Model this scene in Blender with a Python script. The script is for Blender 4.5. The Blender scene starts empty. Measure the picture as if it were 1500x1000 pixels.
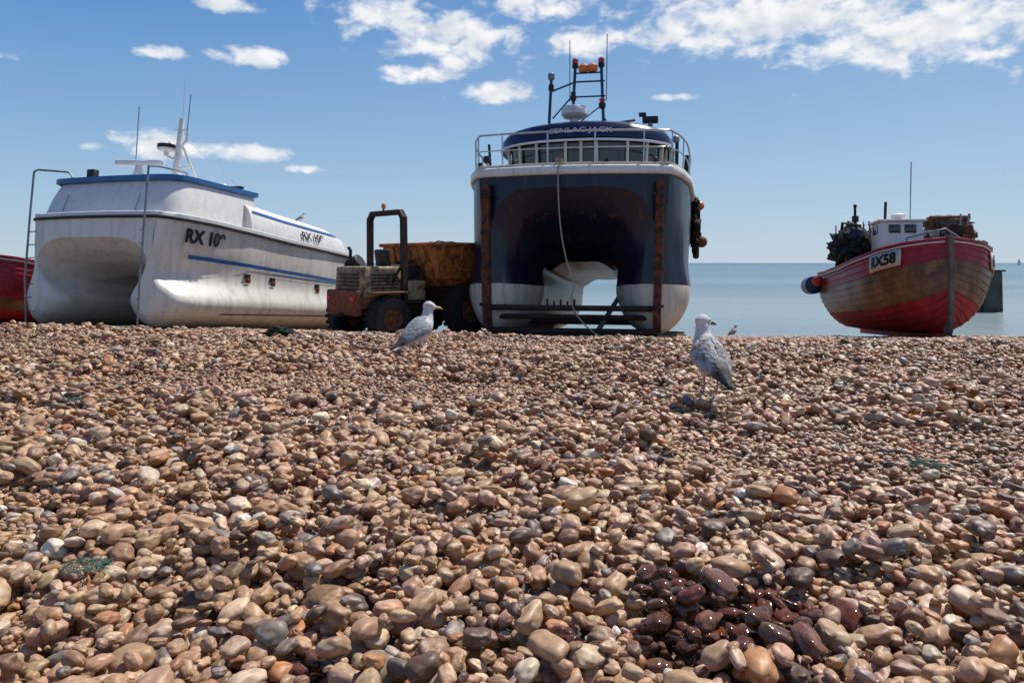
import bpy, bmesh, math, random
import numpy as np
from mathutils import Vector, Matrix, noise
random.seed(4); rng=np.random.default_rng(7)
S=bpy.context.scene
col=S.collection
R=math.radians
# ---------------------------------------------------------------- materials
def nt(mat): return mat.node_tree.nodes, mat.node_tree.links
def base_mat(name):
    m=bpy.data.materials.new(name); m.use_nodes=True
    n,l=nt(m); b=n['Principled BSDF']; return m,n,l,b
def pm(name,c,rough=.5,metal=0,var=.2,scale=6,rust=0,rustcol=(.13,.045,.02),bump=0,bscale=40,streak=0,c2=None,coat=0):
    m,n,l,b=base_mat(name)
    tc=n.new('ShaderNodeTexCoord')
    nz=n.new('ShaderNodeTexNoise'); nz.inputs['Scale'].default_value=scale; nz.inputs['Detail'].default_value=5
    l.new(tc.outputs['Object'],nz.inputs['Vector'])
    mx=n.new('ShaderNodeMix'); mx.data_type='RGBA'
    d=tuple(v*(1-var) for v in c) if c2 is None else c2
    mx.inputs[6].default_value=(*d,1); mx.inputs[7].default_value=(*c,1)
    cr=n.new('ShaderNodeValToRGB'); cr.color_ramp.elements[0].position=.35; cr.color_ramp.elements[1].position=.62
    l.new(nz.outputs['Fac'],cr.inputs['Fac']); l.new(cr.outputs['Color'],mx.inputs[0])
    out=mx.outputs[2]
    def over(out,amount,colr,sx,sc):
        mp=n.new('ShaderNodeMapping'); mp.inputs['Scale'].default_value=sx
        l.new(tc.outputs['Object'],mp.inputs['Vector'])
        z=n.new('ShaderNodeTexNoise'); z.inputs['Scale'].default_value=sc; z.inputs['Detail'].default_value=7; z.inputs['Roughness'].default_value=.65
        l.new(mp.outputs['Vector'],z.inputs['Vector'])
        r=n.new('ShaderNodeValToRGB'); p=.72-.45*amount
        r.color_ramp.elements[0].position=p; r.color_ramp.elements[1].position=min(1,p+.14)
        l.new(z.outputs['Fac'],r.inputs['Fac'])
        x=n.new('ShaderNodeMix'); x.data_type='RGBA'; x.inputs[7].default_value=(*colr,1)
        l.new(r.outputs['Color'],x.inputs[0]); l.new(out,x.inputs[6]); return x.outputs[2]
    if rust: out=over(out,rust,rustcol,(1,1,1),7)
    if streak: out=over(out,streak,tuple(v*.55 for v in (c[0]*.95,c[1]*.85,c[2]*.7)),(5,5,.5),2.2)
    l.new(out,b.inputs['Base Color'])
    b.inputs['Roughness'].default_value=rough; b.inputs['Metallic'].default_value=metal
    if coat: b.inputs['Coat Weight'].default_value=coat
    if bump:
        z=n.new('ShaderNodeTexNoise'); z.inputs['Scale'].default_value=bscale; z.inputs['Detail'].default_value=4
        l.new(tc.outputs['Object'],z.inputs['Vector'])
        bp=n.new('ShaderNodeBump'); bp.inputs['Strength'].default_value=bump; bp.inputs['Distance'].default_value=.02
        l.new(z.outputs['Fac'],bp.inputs['Height']); l.new(bp.outputs['Normal'],b.inputs['Normal'])
    return m
def band_mat(name,bands,zmax,rough=.25,dirt=.35,coat=.3,dcol=(.16,.10,.06),dcol2=(.30,.24,.18),dcol3=(.5,.45,.38),rstreak=0):
    m,n,l,b=base_mat(name)
    tc=n.new('ShaderNodeTexCoord'); sp=n.new('ShaderNodeSeparateXYZ'); l.new(tc.outputs['Object'],sp.inputs[0])
    wn=n.new('ShaderNodeTexNoise'); wn.inputs['Scale'].default_value=2
    l.new(tc.outputs['Object'],wn.inputs['Vector'])
    a=n.new('ShaderNodeMath'); a.operation='MULTIPLY_ADD'; a.inputs[1].default_value=.03; l.new(wn.outputs['Fac'],a.inputs[0]); l.new(sp.outputs['Z'],a.inputs[2])
    d=n.new('ShaderNodeMath'); d.operation='DIVIDE'; d.inputs[1].default_value=zmax; l.new(a.outputs[0],d.inputs[0])
    cr=n.new('ShaderNodeValToRGB'); cr.color_ramp.interpolation='CONSTANT'
    els=cr.color_ramp.elements
    els[0].position=0; els[0].color=(*bands[0][1],1)
    els.remove(els[1])
    for z,c in bands[1:]:
        e=els.new(z/zmax); e.color=(*c,1)
    l.new(d.outputs[0],cr.inputs['Fac'])
    out=cr.outputs['Color']
    LY=[((3,3,.35),1.8,.56,dcol,dirt),((1,1,1),5,.62,dcol2,dirt*.7),((1,1,1),26,.66,dcol3,dirt*.5)]
    if rstreak: LY.append(((6,6,.45),1.6,.64,(.19,.065,.025),rstreak))
    for (sx,sc,p,colr,amt) in LY:
        mp=n.new('ShaderNodeMapping'); mp.inputs['Scale'].default_value=sx; l.new(tc.outputs['Object'],mp.inputs['Vector'])
        z=n.new('ShaderNodeTexNoise'); z.inputs['Scale'].default_value=sc; z.inputs['Detail'].default_value=7; z.inputs['Roughness'].default_value=.65
        l.new(mp.outputs['Vector'],z.inputs['Vector'])
        r=n.new('ShaderNodeValToRGB'); r.color_ramp.elements[0].position=p-.08; r.color_ramp.elements[1].position=p+.12
        r.color_ramp.elements[1].color=(amt,amt,amt,1)
        l.new(z.outputs['Fac'],r.inputs['Fac'])
        x=n.new('ShaderNodeMix'); x.data_type='RGBA'; x.inputs[7].default_value=(*colr,1)
        l.new(r.outputs['Color'],x.inputs[0]); l.new(out,x.inputs[6]); out=x.outputs[2]
    l.new(out,b.inputs['Base Color']); b.inputs['Roughness'].default_value=rough; b.inputs['Coat Weight'].default_value=coat
    z=n.new('ShaderNodeTexNoise'); z.inputs['Scale'].default_value=3; l.new(tc.outputs['Object'],z.inputs['Vector'])
    bp=n.new('ShaderNodeBump'); bp.inputs['Strength'].default_value=.25; bp.inputs['Distance'].default_value=.03
    l.new(z.outputs['Fac'],bp.inputs['Height']); l.new(bp.outputs['Normal'],b.inputs['Normal'])
    return m
M={}
M['white']=pm('white_paint',(.78,.76,.71),.38,var=.12,streak=.26)
M['cream']=pm('cream_paint',(.70,.64,.52),.4,var=.15,streak=.4)
M['blue']=pm('blue_paint',(.03,.15,.42),.35,var=.2)
M['navy']=pm('navy_paint',(.008,.016,.05),.28,var=.3,coat=.15,streak=.2)
M['black']=pm('black_rubber',(.015,.015,.017),.6,var=.3)
M['steel']=pm('stainless_steel',(.55,.55,.55),.3,metal=.9,var=.2)
M['galv']=pm('galvanised_steel',(.30,.31,.32),.5,metal=.6,var=.4,rust=.3)
M['rust']=pm('rusty_iron',(.30,.09,.035),.85,var=.5,scale=9,bump=.6,rust=.5,rustcol=(.07,.03,.02))
M['guard']=pm('rusty_stem_guard',(.20,.05,.022),.85,var=.5,scale=6,bump=.6,rust=.58,rustcol=(.03,.015,.012))
M['dkrust']=pm('dark_rusty_iron',(.055,.028,.018),.85,var=.5,scale=9,bump=.6)
M['orange']=pm('chipped_orange_paint',(.66,.22,.04),.62,var=.35,rust=.58,rustcol=(.15,.05,.02),bump=.5,streak=.4,scale=4)
M['engine']=pm('faded_engine_cover',(.46,.36,.20),.68,var=.4,rust=.58,rustcol=(.14,.055,.025),bump=.4,streak=.35)
M['glass']=pm('dark_window_glass',(.02,.025,.03),.05,var=.2,coat=.5)
M['tyre']=pm('muddy_tyre',(.022,.019,.017),.88,var=.4,bump=.5)
M['red']=pm('crimson_paint',(.38,.012,.025),.48,var=.35,streak=.28,scale=10)
M['redbot']=pm('red_antifouling',(.50,.022,.022),.65,var=.4,scale=5,rust=.2,rustcol=(.18,.02,.018))
M['wood']=pm('varnished_planks',(.29,.135,.045),.40,var=.5,c2=(.10,.042,.016),scale=3,streak=.5)
M['greywood']=pm('weathered_wood',(.20,.16,.125),.85,var=.4,bump=.4)
M['rope']=pm('pale_rope',(.45,.38,.27),.9,var=.3,scale=50)
M['net']=pm('dark_green_net',(.03,.05,.04),.95,var=.6,scale=20,bump=1,bscale=60)
M['netg']=pm('green_net_scrap',(.10,.19,.14),.9,var=.5,scale=30)
M['orangeb']=pm('orange_plastic',(.75,.15,.02),.35,var=.15)
M['redb']=pm('red_plastic',(.6,.03,.03),.35,var=.15)
M['bluep']=pm('blue_plastic',(.018,.04,.11),.4,var=.2)
M['grey']=pm('grey_paint',(.34,.35,.35),.5,var=.3,rust=.3)
M['lens']=pm('amber_lens',(.8,.22,.02),.2,var=.1)
M['concrete']=pm('dark_concrete',(.09,.085,.075),.9,var=.5,scale=.8)
M['darkin']=pm('inner_dark',(.05,.045,.04),.8,var=.3)
M['cloth']=pm('blue_grey_tarpaulin',(.05,.07,.11),.8,var=.4)
# ---------------------------------------------------------------- helpers
def mkobj(name,verts,faces,mat=None,parent=None,smooth=30,mats=None,fm=None):
    me=bpy.data.meshes.new(name); me.from_pydata([tuple(v) for v in verts],[],faces); me.update()
    o=bpy.data.objects.new(name,me); col.objects.link(o)
    if mats:
        for m in mats: me.materials.append(m)
        if fm is not None: me.polygons.foreach_set('material_index',fm)
    elif mat: me.materials.append(mat)
    bm=bmesh.new(); bm.from_mesh(me); bmesh.ops.recalc_face_normals(bm,faces=bm.faces); bm.to_mesh(me); bm.free()
    if smooth:
        me.shade_smooth()
        try: me.set_sharp_from_angle(angle=R(smooth))
        except Exception: pass
    if parent: o.parent=parent
    return o
def empty(name,loc,rz=0,rx=0,ry=0,sc=1):
    e=bpy.data.objects.new(name,None); col.objects.link(e)
    e.location=loc; e.rotation_mode='XYZ'; e.rotation_euler=(rx,ry,rz); e.scale=(sc,)*3
    e.empty_display_size=.2
    return e
def box(name,c,d,mat,parent=None,rot=(0,0,0),bev=.015,taper=None):
    bm=bmesh.new(); bmesh.ops.create_cube(bm,size=1)
    for v in bm.verts:
        if taper and v.co.z>0: v.co.x*=taper[0]; v.co.y*=taper[1]
        v.co.x*=d[0]; v.co.y*=d[1]; v.co.z*=d[2]
    if bev>0: bmesh.ops.bevel(bm,geom=bm.edges[:],offset=min(bev,min(d)*.45),segments=2,affect='EDGES',profile=.5)
    me=bpy.data.meshes.new(name); bm.to_mesh(me); bm.free(); me.materials.append(mat); me.shade_smooth(); me.set_sharp_from_angle(angle=R(35))
    o=bpy.data.objects.new(name,me); col.objects.link(o); o.location=c; o.rotation_euler=rot
    if parent:o.parent=parent
    return o
def tube(name,pts,r,mat,parent=None,n=8,radii=None,cyc=False):
    pts=[Vector(p) for p in pts]; vs=[];fs=[]
    N=len(pts); prev=None
    for i,p in enumerate(pts):
        if cyc: t=pts[(i+1)%N]-pts[i-1]
        else: t=pts[min(i+1,N-1)]-pts[max(i-1,0)]
        t.normalize()
        if prev is None: up=Vector((0,0,1)) if abs(t.z)<.9 else Vector((1,0,0)); a=t.cross(up).normalized()
        else: a=(prev-t*prev.dot(t)).normalized()
        prev=a; b=t.cross(a); rr=radii[i] if radii else r
        for k in range(n):
            th=2*math.pi*k/n; vs.append(p+a*math.cos(th)*rr+b*math.sin(th)*rr)
    for i in range(N if cyc else N-1):
        for k in range(n):
            j=(i+1)%N
            fs.append((i*n+k,i*n+(k+1)%n,j*n+(k+1)%n,j*n+k))
    if not cyc: fs.append(tuple(range(n))[::-1]); fs.append(tuple((N-1)*n+k for k in range(n)))
    return mkobj(name,vs,fs,mat,parent,smooth=50)
def lathe(name,prof,c,mat,parent=None,n=24,rot=(0,0,0),mats=None,fm=None):
    vs=[];fs=[];f2=[]
    for r,z in prof:
        for k in range(n):
            th=2*math.pi*k/n; vs.append((r*math.cos(th),r*math.sin(th),z))
    for i in range(len(prof)-1):
        for k in range(n):
            fs.append((i*n+k,i*n+(k+1)%n,(i+1)*n+(k+1)%n,(i+1)*n+k)); f2.append(fm[i] if fm else 0)
    fs.append(tuple(range(n))[::-1]); fs.append(tuple((len(prof)-1)*n+k for k in range(n))); f2+= [0,0]
    o=mkobj(name,vs,fs,mat,parent,smooth=35,mats=mats,fm=f2 if mats else None); o.location=c; o.rotation_euler=rot
    return o
def ball(name,c,r,mat,parent=None,sc=(1,1,1)):
    bm=bmesh.new(); bmesh.ops.create_icosphere(bm,subdivisions=3,radius=r)
    me=bpy.data.meshes.new(name); bm.to_mesh(me); bm.free(); me.materials.append(mat); me.shade_smooth()
    o=bpy.data.objects.new(name,me); col.objects.link(o); o.location=c; o.scale=sc
    if parent:o.parent=parent
    return o
def lump(name,c,d,mat,parent=None,seed=0,amp=.35,fr=2.5,sub=4):
    bm=bmesh.new(); bmesh.ops.create_icosphere(bm,subdivisions=sub,radius=1)
    for v in bm.verts:
        q=v.co*fr+Vector((seed*3.1,seed,0)); k=1+amp*(noise.noise(q)+.5*noise.noise(q*2.7)+.3*noise.noise(q*6))
        v.co=Vector((v.co.x*k*d[0]/2,v.co.y*k*d[1]/2,v.co.z*k*d[2]/2))
    me=bpy.data.meshes.new(name); bm.to_mesh(me); bm.free(); me.materials.append(mat); me.shade_smooth()
    o=bpy.data.objects.new(name,me); col.objects.link(o); o.location=c
    if parent:o.parent=parent
    return o
def catmull(P,n):
    P=[np.array(p,float) for p in P]; out=[]
    Q=[2*P[0]-P[1]]+P+[2*P[-1]-P[-2]]
    for i in range(1,len(Q)-2):
        for k in range(n):
            t=k/n; a,b,c,d=Q[i-1],Q[i],Q[i+1],Q[i+2]
            out.append(.5*((2*b)+(c-a)*t+(2*a-5*b+4*c-d)*t*t+(3*b-a-3*c+d)*t**3))
    out.append(P[-1]); return out
def sweep_rect(name,path,w,h,mat,parent=None):
    path=[Vector(p) for p in path]; vs=[];fs=[];N=len(path)
    for i,p in enumerate(path):
        t=path[min(i+1,N-1)]-path[max(i-1,0)]; t.z=0; t.normalize(); a=Vector((t.y,-t.x,0))
        b=.25
        for (u,v) in [(-.5,-.5+b*.5),(-.5+b,-.5),(.5-b,-.5),(.5,-.5+b*.5),(.5,.5-b*.5),(.5-b,.5),(-.5+b,.5),(-.5,.5-b*.5)]:
            vs.append(p+a*u*w+Vector((0,0,v*h)))
    n=8
    for i in range(N-1):
        for k in range(n): fs.append((i*n+k,i*n+(k+1)%n,(i+1)*n+(k+1)%n,(i+1)*n+k))
    fs.append(tuple(range(n))); fs.append(tuple((N-1)*n+k for k in range(n)))
    return mkobj(name,vs,fs,mat,parent,smooth=50)
def text_mesh(s,size,bold=0.0,sx=1.0):
    cu=bpy.data.curves.new('t','FONT'); cu.body=s; cu.size=size; cu.align_x='CENTER'; cu.align_y='CENTER'; cu.offset=bold
    o=bpy.data.objects.new('t',cu); col.objects.link(o); bpy.context.view_layer.update()
    dg=bpy.context.evaluated_depsgraph_get(); me=bpy.data.meshes.new_from_object(o.evaluated_get(dg))
    bpy.data.objects.remove(o)
    bm=bmesh.new(); bm.from_mesh(me); bmesh.ops.triangulate(bm,faces=bm.faces[:])
    bmesh.ops.subdivide_edges(bm,edges=[e for e in bm.edges if e.calc_length()>size*.15],cuts=1)
    bmesh.ops.triangulate(bm,faces=bm.faces[:]); 
    vs=[(v.co.x*sx,v.co.y) for v in bm.verts]; fs=[tuple(v.index for v in f.verts) for f in bm.faces]; bm.free(); return vs,fs
# ---------------------------------------------------------------- terrain
PY=[-4000,0,8,15,20,24,36,60,400]; PZ=[0,0,0,-.55,-.98,-1.42,-3.2,-5,-9]
def g(x,y):
    x=np.asarray(x,float); y=np.asarray(y,float)
    z=np.interp(y,PY,PZ)
    k=np.clip((y-1)/7,0,1)
    t=np.where(x<0,np.minimum(-.02*x,.17),np.maximum(-.012*x,-.06))*k
    u=.018*np.sin(x*1.3+y*.9)+.014*np.sin(x*.6-y*1.9+1)+.010*np.sin(2.7*x+1.1*y)+.007*np.sin(5.1*x-2*y)+.007*np.sin(3.3*x+6.1*y+2)
    return z+t+u-.06
def gz(x,y): return float(g(x,y))
xs=np.unique(np.concatenate([np.linspace(-14,14,113),np.linspace(-60,60,41),[-6000,-2000,-600,-200,200,600,2000,6000]]))
ys=np.unique(np.concatenate([np.linspace(-2,26,113),np.linspace(26,60,20),[-6000,-2000,-500,-100,-30,-10,100,400]]))
X,Y=np.meshgrid(xs,ys); Z=g(X,Y)-.05
V=np.stack([X.ravel(),Y.ravel(),Z.ravel()],1); nx=len(xs)
F=[(j*nx+i,j*nx+i+1,(j+1)*nx+i+1,(j+1)*nx+i) for j in range(len(ys)-1) for i in range(nx-1)]
m,n,l,b=base_mat('shingle_ground')
tc=n.new('ShaderNodeTexCoord'); vo=n.new('ShaderNodeTexVoronoi'); vo.inputs['Scale'].default_value=26
l.new(tc.outputs['Object'],vo.inputs['Vector'])
hs=n.new('ShaderNodeValToRGB'); sp=n.new('ShaderNodeSeparateColor'); l.new(vo.outputs['Color'],sp.inputs[0]); l.new(sp.outputs[0],hs.inputs['Fac'])
e=hs.color_ramp.elements; e[0].color=(.10,.06,.035,1); e[1].color=(.40,.28,.18,1); x=e.new(.5); x.color=(.24,.15,.09,1)
dk=n.new('ShaderNodeMix'); dk.data_type='RGBA'; dk.blend_type='MULTIPLY'; dk.inputs[0].default_value=1
r2=n.new('ShaderNodeValToRGB'); r2.color_ramp.elements[0].position=.35; r2.color_ramp.elements[0].color=(1,1,1,1); r2.color_ramp.elements[1].position=.75; r2.color_ramp.elements[1].color=(.25,.22,.2,1)
l.new(vo.outputs['Distance'],r2.inputs['Fac']); l.new(hs.outputs['Color'],dk.inputs[6]); l.new(r2.outputs['Color'],dk.inputs[7]); l.new(dk.outputs[2],b.inputs['Base Color'])
iv=n.new('ShaderNodeMath'); iv.operation='SUBTRACT'; iv.inputs[0].default_value=1; l.new(vo.outputs['Distance'],iv.inputs[1])
bp=n.new('ShaderNodeBump'); bp.inputs['Distance'].default_value=.03; l.new(iv.outputs[0],bp.inputs['Height']); l.new(bp.outputs['Normal'],b.inputs['Normal']); b.inputs['Roughness'].default_value=.75
mkobj('ground',V,F,m,smooth=180)
# ---------------------------------------------------------------- sea
m,n,l,b=base_mat('sea_water')
tc=n.new('ShaderNodeTexCoord')
b.inputs['Roughness'].default_value=.25; b.inputs['IOR'].default_value=1.33
hh=None
for sc,st,sx in [(.35,.5,(1,2.2,1)),(1.6,.35,(1,1.8,1)),(6,.2,(1,1.5,1)),(.03,.6,(1,3,1))]:
    mp=n.new('ShaderNodeMapping'); mp.inputs['Scale'].default_value=sx; l.new(tc.outputs['Object'],mp.inputs['Vector'])
    z=n.new('ShaderNodeTexNoise'); z.inputs['Scale'].default_value=sc; z.inputs['Detail'].default_value=4; l.new(mp.outputs['Vector'],z.inputs['Vector'])
    a=n.new('ShaderNodeMath'); a.operation='MULTIPLY_ADD'; a.inputs[1].default_value=st/(sc if sc>1 else 1); l.new(z.outputs['Fac'],a.inputs[0])
    if hh: l.new(hh,a.inputs[2])
    else: a.inputs[2].default_value=0
    hh=a.outputs[0]
bp=n.new('ShaderNodeBump'); bp.inputs['Distance'].default_value=.30; bp.inputs['Strength'].default_value=1
l.new(hh,bp.inputs['Height']); l.new(bp.outputs['Normal'],b.inputs['Normal'])
mp=n.new('ShaderNodeMapping'); mp.inputs['Scale'].default_value=(.004,.02,1); l.new(tc.outputs['Object'],mp.inputs['Vector'])
z=n.new('ShaderNodeTexNoise'); z.inputs['Scale'].default_value=1; z.inputs['Detail'].default_value=5; l.new(mp.outputs['Vector'],z.inputs['Vector'])
cr=n.new('ShaderNodeValToRGB'); cr.color_ramp.elements[0].color=(.7,.75,.78,1); cr.color_ramp.elements[1].color=(1.15,1.12,1.1,1); cr.color_ramp.elements[0].position=.35; cr.color_ramp.elements[1].position=.65
l.new(z.outputs['Fac'],cr.inputs['Fac'])
sy=n.new('ShaderNodeSeparateXYZ'); l.new(tc.outputs['Object'],sy.inputs[0])
lg=n.new('ShaderNodeMath'); lg.operation='LOGARITHM'; lg.inputs[1].default_value=10; l.new(sy.outputs['Y'],lg.inputs[0])
mr=n.new('ShaderNodeMapRange'); mr.inputs[1].default_value=1.5; mr.inputs[2].default_value=3.3; l.new(lg.outputs[0],mr.inputs[0])
dc=n.new('ShaderNodeValToRGB'); dc.color_ramp.elements[0].color=(.23,.28,.27,1); dc.color_ramp.elements[1].color=(.035,.11,.15,1); l.new(mr.outputs[0],dc.inputs['Fac'])
mm=n.new('ShaderNodeMix'); mm.data_type='RGBA'; mm.blend_type='MULTIPLY'; mm.inputs[0].default_value=1; l.new(dc.outputs['Color'],mm.inputs[6]); l.new(cr.outputs['Color'],mm.inputs[7])
l.new(mm.outputs[2],b.inputs['Base Color'])
mkobj('sea',[(-30000,27,-2.9),(30000,27,-2.9),(30000,30000,-2.9),(-30000,30000,-2.9)],[(0,1,2,3)],m,smooth=0)
# ---------------------------------------------------------------- pebbles
protos=bpy.data.collections.new('pebble_shapes')
m,n,l,b=base_mat('pebble_stone')
at=n.new('ShaderNodeAttribute'); at.attribute_type='INSTANCER'; at.attribute_name='pcol'
aw=n.new('ShaderNodeAttribute'); aw.attribute_type='INSTANCER'; aw.attribute_name='pwet'
oi=n.new('ShaderNodeObjectInfo')
tc=n.new('ShaderNodeTexCoord'); va=n.new('ShaderNodeVectorMath'); va.operation='MULTIPLY_ADD'; va.inputs[1].default_value=(1,1,1)
cb=n.new('ShaderNodeCombineXYZ'); mu=n.new('ShaderNodeMath'); mu.operation='MULTIPLY'; mu.inputs[1].default_value=57; l.new(oi.outputs['Random'],mu.inputs[0])
l.new(mu.outputs[0],cb.inputs[0]); l.new(mu.outputs[0],cb.inputs[2]); l.new(tc.outputs['Object'],va.inputs[0]); l.new(cb.outputs[0],va.inputs[2])
z=n.new('ShaderNodeTexNoise'); z.inputs['Scale'].default_value=1.3; z.inputs['Detail'].default_value=4; z.inputs['Roughness'].default_value=.7; l.new(va.outputs[0],z.inputs['Vector'])
cr=n.new('ShaderNodeValToRGB'); e=cr.color_ramp.elements; e[0].position=.3; e[0].color=(.58,.50,.44,1); e[1].position=.72; e[1].color=(1.3,1.24,1.15,1)
l.new(z.outputs['Fac'],cr.inputs['Fac'])
mx=n.new('ShaderNodeMix'); mx.data_type='RGBA'; mx.blend_type='MULTIPLY'; mx.inputs[0].default_value=1
l.new(at.outputs['Color'],mx.inputs[6]); l.new(cr.outputs['Color'],mx.inputs[7])
z2=n.new('ShaderNodeTexNoise'); z2.inputs['Scale'].default_value=7; z2.inputs['Detail'].default_value=3; l.new(va.outputs[0],z2.inputs['Vector'])
c3=n.new('ShaderNodeValToRGB'); c3.color_ramp.elements[0].position=.58; c3.color_ramp.elements[1].position=.72; c3.color_ramp.elements[1].color=(.35,.35,.35,1)
l.new(z2.outputs['Fac'],c3.inputs['Fac'])
m2=n.new('ShaderNodeMix'); m2.data_type='RGBA'; m2.inputs[7].default_value=(.48,.37,.26,1); l.new(c3.outputs['Color'],m2.inputs[0]); l.new(mx.outputs[2],m2.inputs[6])
l.new(m2.outputs[2],b.inputs['Base Color'])
rr=n.new('ShaderNodeMapRange'); rr.inputs[3].default_value=.5; rr.inputs[4].default_value=.08; l.new(aw.outputs['Fac'],rr.inputs[0]); l.new(rr.outputs[0],b.inputs['Roughness'])
b.inputs['Specular IOR Level'].default_value=.5
NP=18
for i in range(NP):
    bm=bmesh.new(); bmesh.ops.create_icosphere(bm,subdivisions=4,radius=1)
    off=Vector((i*7.3,i*2.1,-i*4.7)); p=random.uniform(2.0,2.9); wedge=random.uniform(-.3,.3); bend=random.uniform(-.18,.18)
    for v in bm.verts:
        c=v.co.copy(); s=(abs(c.x)**p+abs(c.y)**p+abs(c.z)**p)**(-1/p); c=c*s
        k=1+.30*noise.noise(c*.8+off)+.10*noise.noise(c*1.9+off)+.012*noise.noise(c*6+off); c*=k
        c.y*=1+wedge*c.x; c.z+=bend*c.x*c.x; v.co=c*.98
    me=bpy.data.meshes.new('pebble_shape'); bm.to_mesh(me); bm.free(); me.shade_smooth(); me.materials.append(m)
    o=bpy.data.objects.new('pebble_shape_%d'%i,me); protos.objects.link(o)
res=.005; x0,x1,y0,y1=-7.6,7.6,.9,10.0
gx=np.arange(x0,x1,res); gy=np.arange(y0,y1,res)
G0=g(gx[None,:],gy[:,None]).astype(np.float32); H=G0.copy()
kern=[]
for i in range(600):
    s=float(np.clip(rng.lognormal(math.log(.0145),.36),.0075,.036))
    a=s*rng.uniform(1.0,1.5); bb=s*rng.uniform(.78,1.0); c=s*rng.uniform(.5,.8); th=rng.uniform(0,math.pi)
    r=int(a/res)+1; q=np.arange(-r,r+1)*res; QX,QY=np.meshgrid(q,q)
    u=QX*math.cos(th)+QY*math.sin(th); w=-QX*math.sin(th)+QY*math.cos(th)
    d=1-(u/a)**2-(w/bb)**2; h=np.where(d>0,c*np.sqrt(np.maximum(d,0)),-9).astype(np.float32)
    kern.append((a,bb,c,th,r,h))
kord=np.argsort([k[0]*k[1] for k in kern])
pts=[];rot=[];scl=[]
Nd=124000
ty=np.linspace(1.0,9.8,400); cdf=np.cumsum(.68*ty+.5); cdf/=cdf[-1]
yy=np.interp(rng.uniform(0,1,Nd),cdf,ty); xx=rng.uniform(-1,1,Nd)*(.68*yy+.5)
jit=rng.uniform(-.045,.045,(Nd,3,2)); kk=rng.integers(0,600,Nd)
for i in range(Nd):
    fz=math.sin(xx[i]*.9+yy[i]*1.7)+math.sin(yy[i]*2.6-xx[i]*.5)
    ki=kk[i]
    if fz>.8: ki=kord[int(rng.integers(0,430))]
    a,bb,c,th,r,h=kern[ki]
    best=None
    for j in range(3):
        ix=int((xx[i]+jit[i,j,0]-x0)/res); iy=int((yy[i]+jit[i,j,1]-y0)/res)
        if ix-r<0 or iy-r<0 or ix+r+1>len(gx) or iy+r+1>len(gy): continue
        zz=float((H[iy-r:iy+r+1,ix-r:ix+r+1]+h).max())
        rel=zz-float(G0[iy,ix])
        if best is None or rel<best[3]: best=(zz,ix,iy,rel)
    if best is None: continue
    zz,ix,iy,_=best; zz-=c*.22
    sl=H[iy-r:iy+r+1,ix-r:ix+r+1]; np.maximum(sl,np.where(h>-1,zz+h,-99),out=sl)
    pts.append((gx[ix],gy[iy],zz)); rot.append((rng.normal(0,.28),rng.normal(0,.28),th)); scl.append((a,bb,c))
YYg=gy[:,None]*np.ones_like(gx)[None,:]; msk=(np.abs(gx)[None,:]<.6*YYg+.3)&(YYg<9.5)&(YYg>1.1)
lay=float((H-G0)[msk].mean()); dz=lay-.045; print('layer',lay)
H-=dz
pts=np.array(pts); pts[:,2]-=dz
Nf=130000
yf=np.sqrt(rng.uniform(9.6**2,25**2,Nf)); xf=rng.uniform(-1,1,Nf)*(.68*yf+1.5)
sf=np.clip(rng.lognormal(math.log(.021),.3,Nf),.012,.045)
zf=g(xf,yf)+rng.uniform(-.008,.03,Nf)
P=np.concatenate([pts,np.stack([xf,yf,zf],1)])
Ro=np.concatenate([np.array(rot),np.stack([rng.normal(0,.3,Nf),rng.normal(0,.3,Nf),rng.uniform(0,6.28,Nf)],1)])
Sc=np.concatenate([np.array(scl),np.stack([sf*1.25,sf*.95,sf*.68],1)])
N=len(P)
pal=np.array([(.50,.335,.20),(.41,.255,.145),(.27,.155,.085),(.46,.28,.17),(.57,.42,.28),(.33,.275,.225),(.20,.165,.14),(.44,.21,.095),(.13,.075,.045),(.66,.55,.41),(.48,.33,.225),(.72,.66,.56)])
pw=np.array([.19,.18,.14,.14,.10,.045,.035,.07,.055,.03,.05,.008]); pw/=pw.sum()
ci=rng.choice(len(pal),N,p=pw); C=pal[ci]*rng.uniform(.75,1.15,(N,1))*rng.normal(1,.03,(N,3))
wet=np.zeros(N)
for (wx,wy,wr) in [(.50,1.78,.20),(.36,1.72,.12),(.66,1.86,.13),(.75,2.15,.08),(.42,2.0,.08),(-.40,1.62,.06),(.12,1.66,.07)]:
    d=np.hypot((P[:,0]-wx),(P[:,1]-wy)*1.25)/wr+rng.normal(0,.18,N); wet=np.maximum(wet,(d<1)*1.0)
C=np.where(wet[:,None]>0,C*np.array([.28,.18,.15]),C)
C=np.clip(C,.01,.8)
me=bpy.data.meshes.new('pebbles'); me.from_pydata(P.tolist(),[],[])
def attr(nm,ty,arr,key):
    a=me.attributes.new(nm,ty,'POINT'); a.data.foreach_set(key,np.ascontiguousarray(arr,dtype=np.float32 if ty!='INT' else np.int32).ravel())
attr('prot','FLOAT_VECTOR',Ro,'vector'); attr('pscl','FLOAT_VECTOR',Sc,'vector'); attr('pwet','FLOAT',wet,'value')
attr('pcol','FLOAT_COLOR',np.concatenate([C,np.ones((N,1))],1),'color'); attr('pidx','INT',rng.integers(0,NP,N),'value')
peb=bpy.data.objects.new('pebbles',me); col.objects.link(peb)
gt=bpy.data.node_groups.new('scatter_pebbles','GeometryNodeTree')
gt.interface.new_socket('Geometry',in_out='INPUT',socket_type='NodeSocketGeometry'); gt.interface.new_socket('Geometry',in_out='OUTPUT',socket_type='NodeSocketGeometry')
gn=gt.nodes; gl=gt.links
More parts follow.
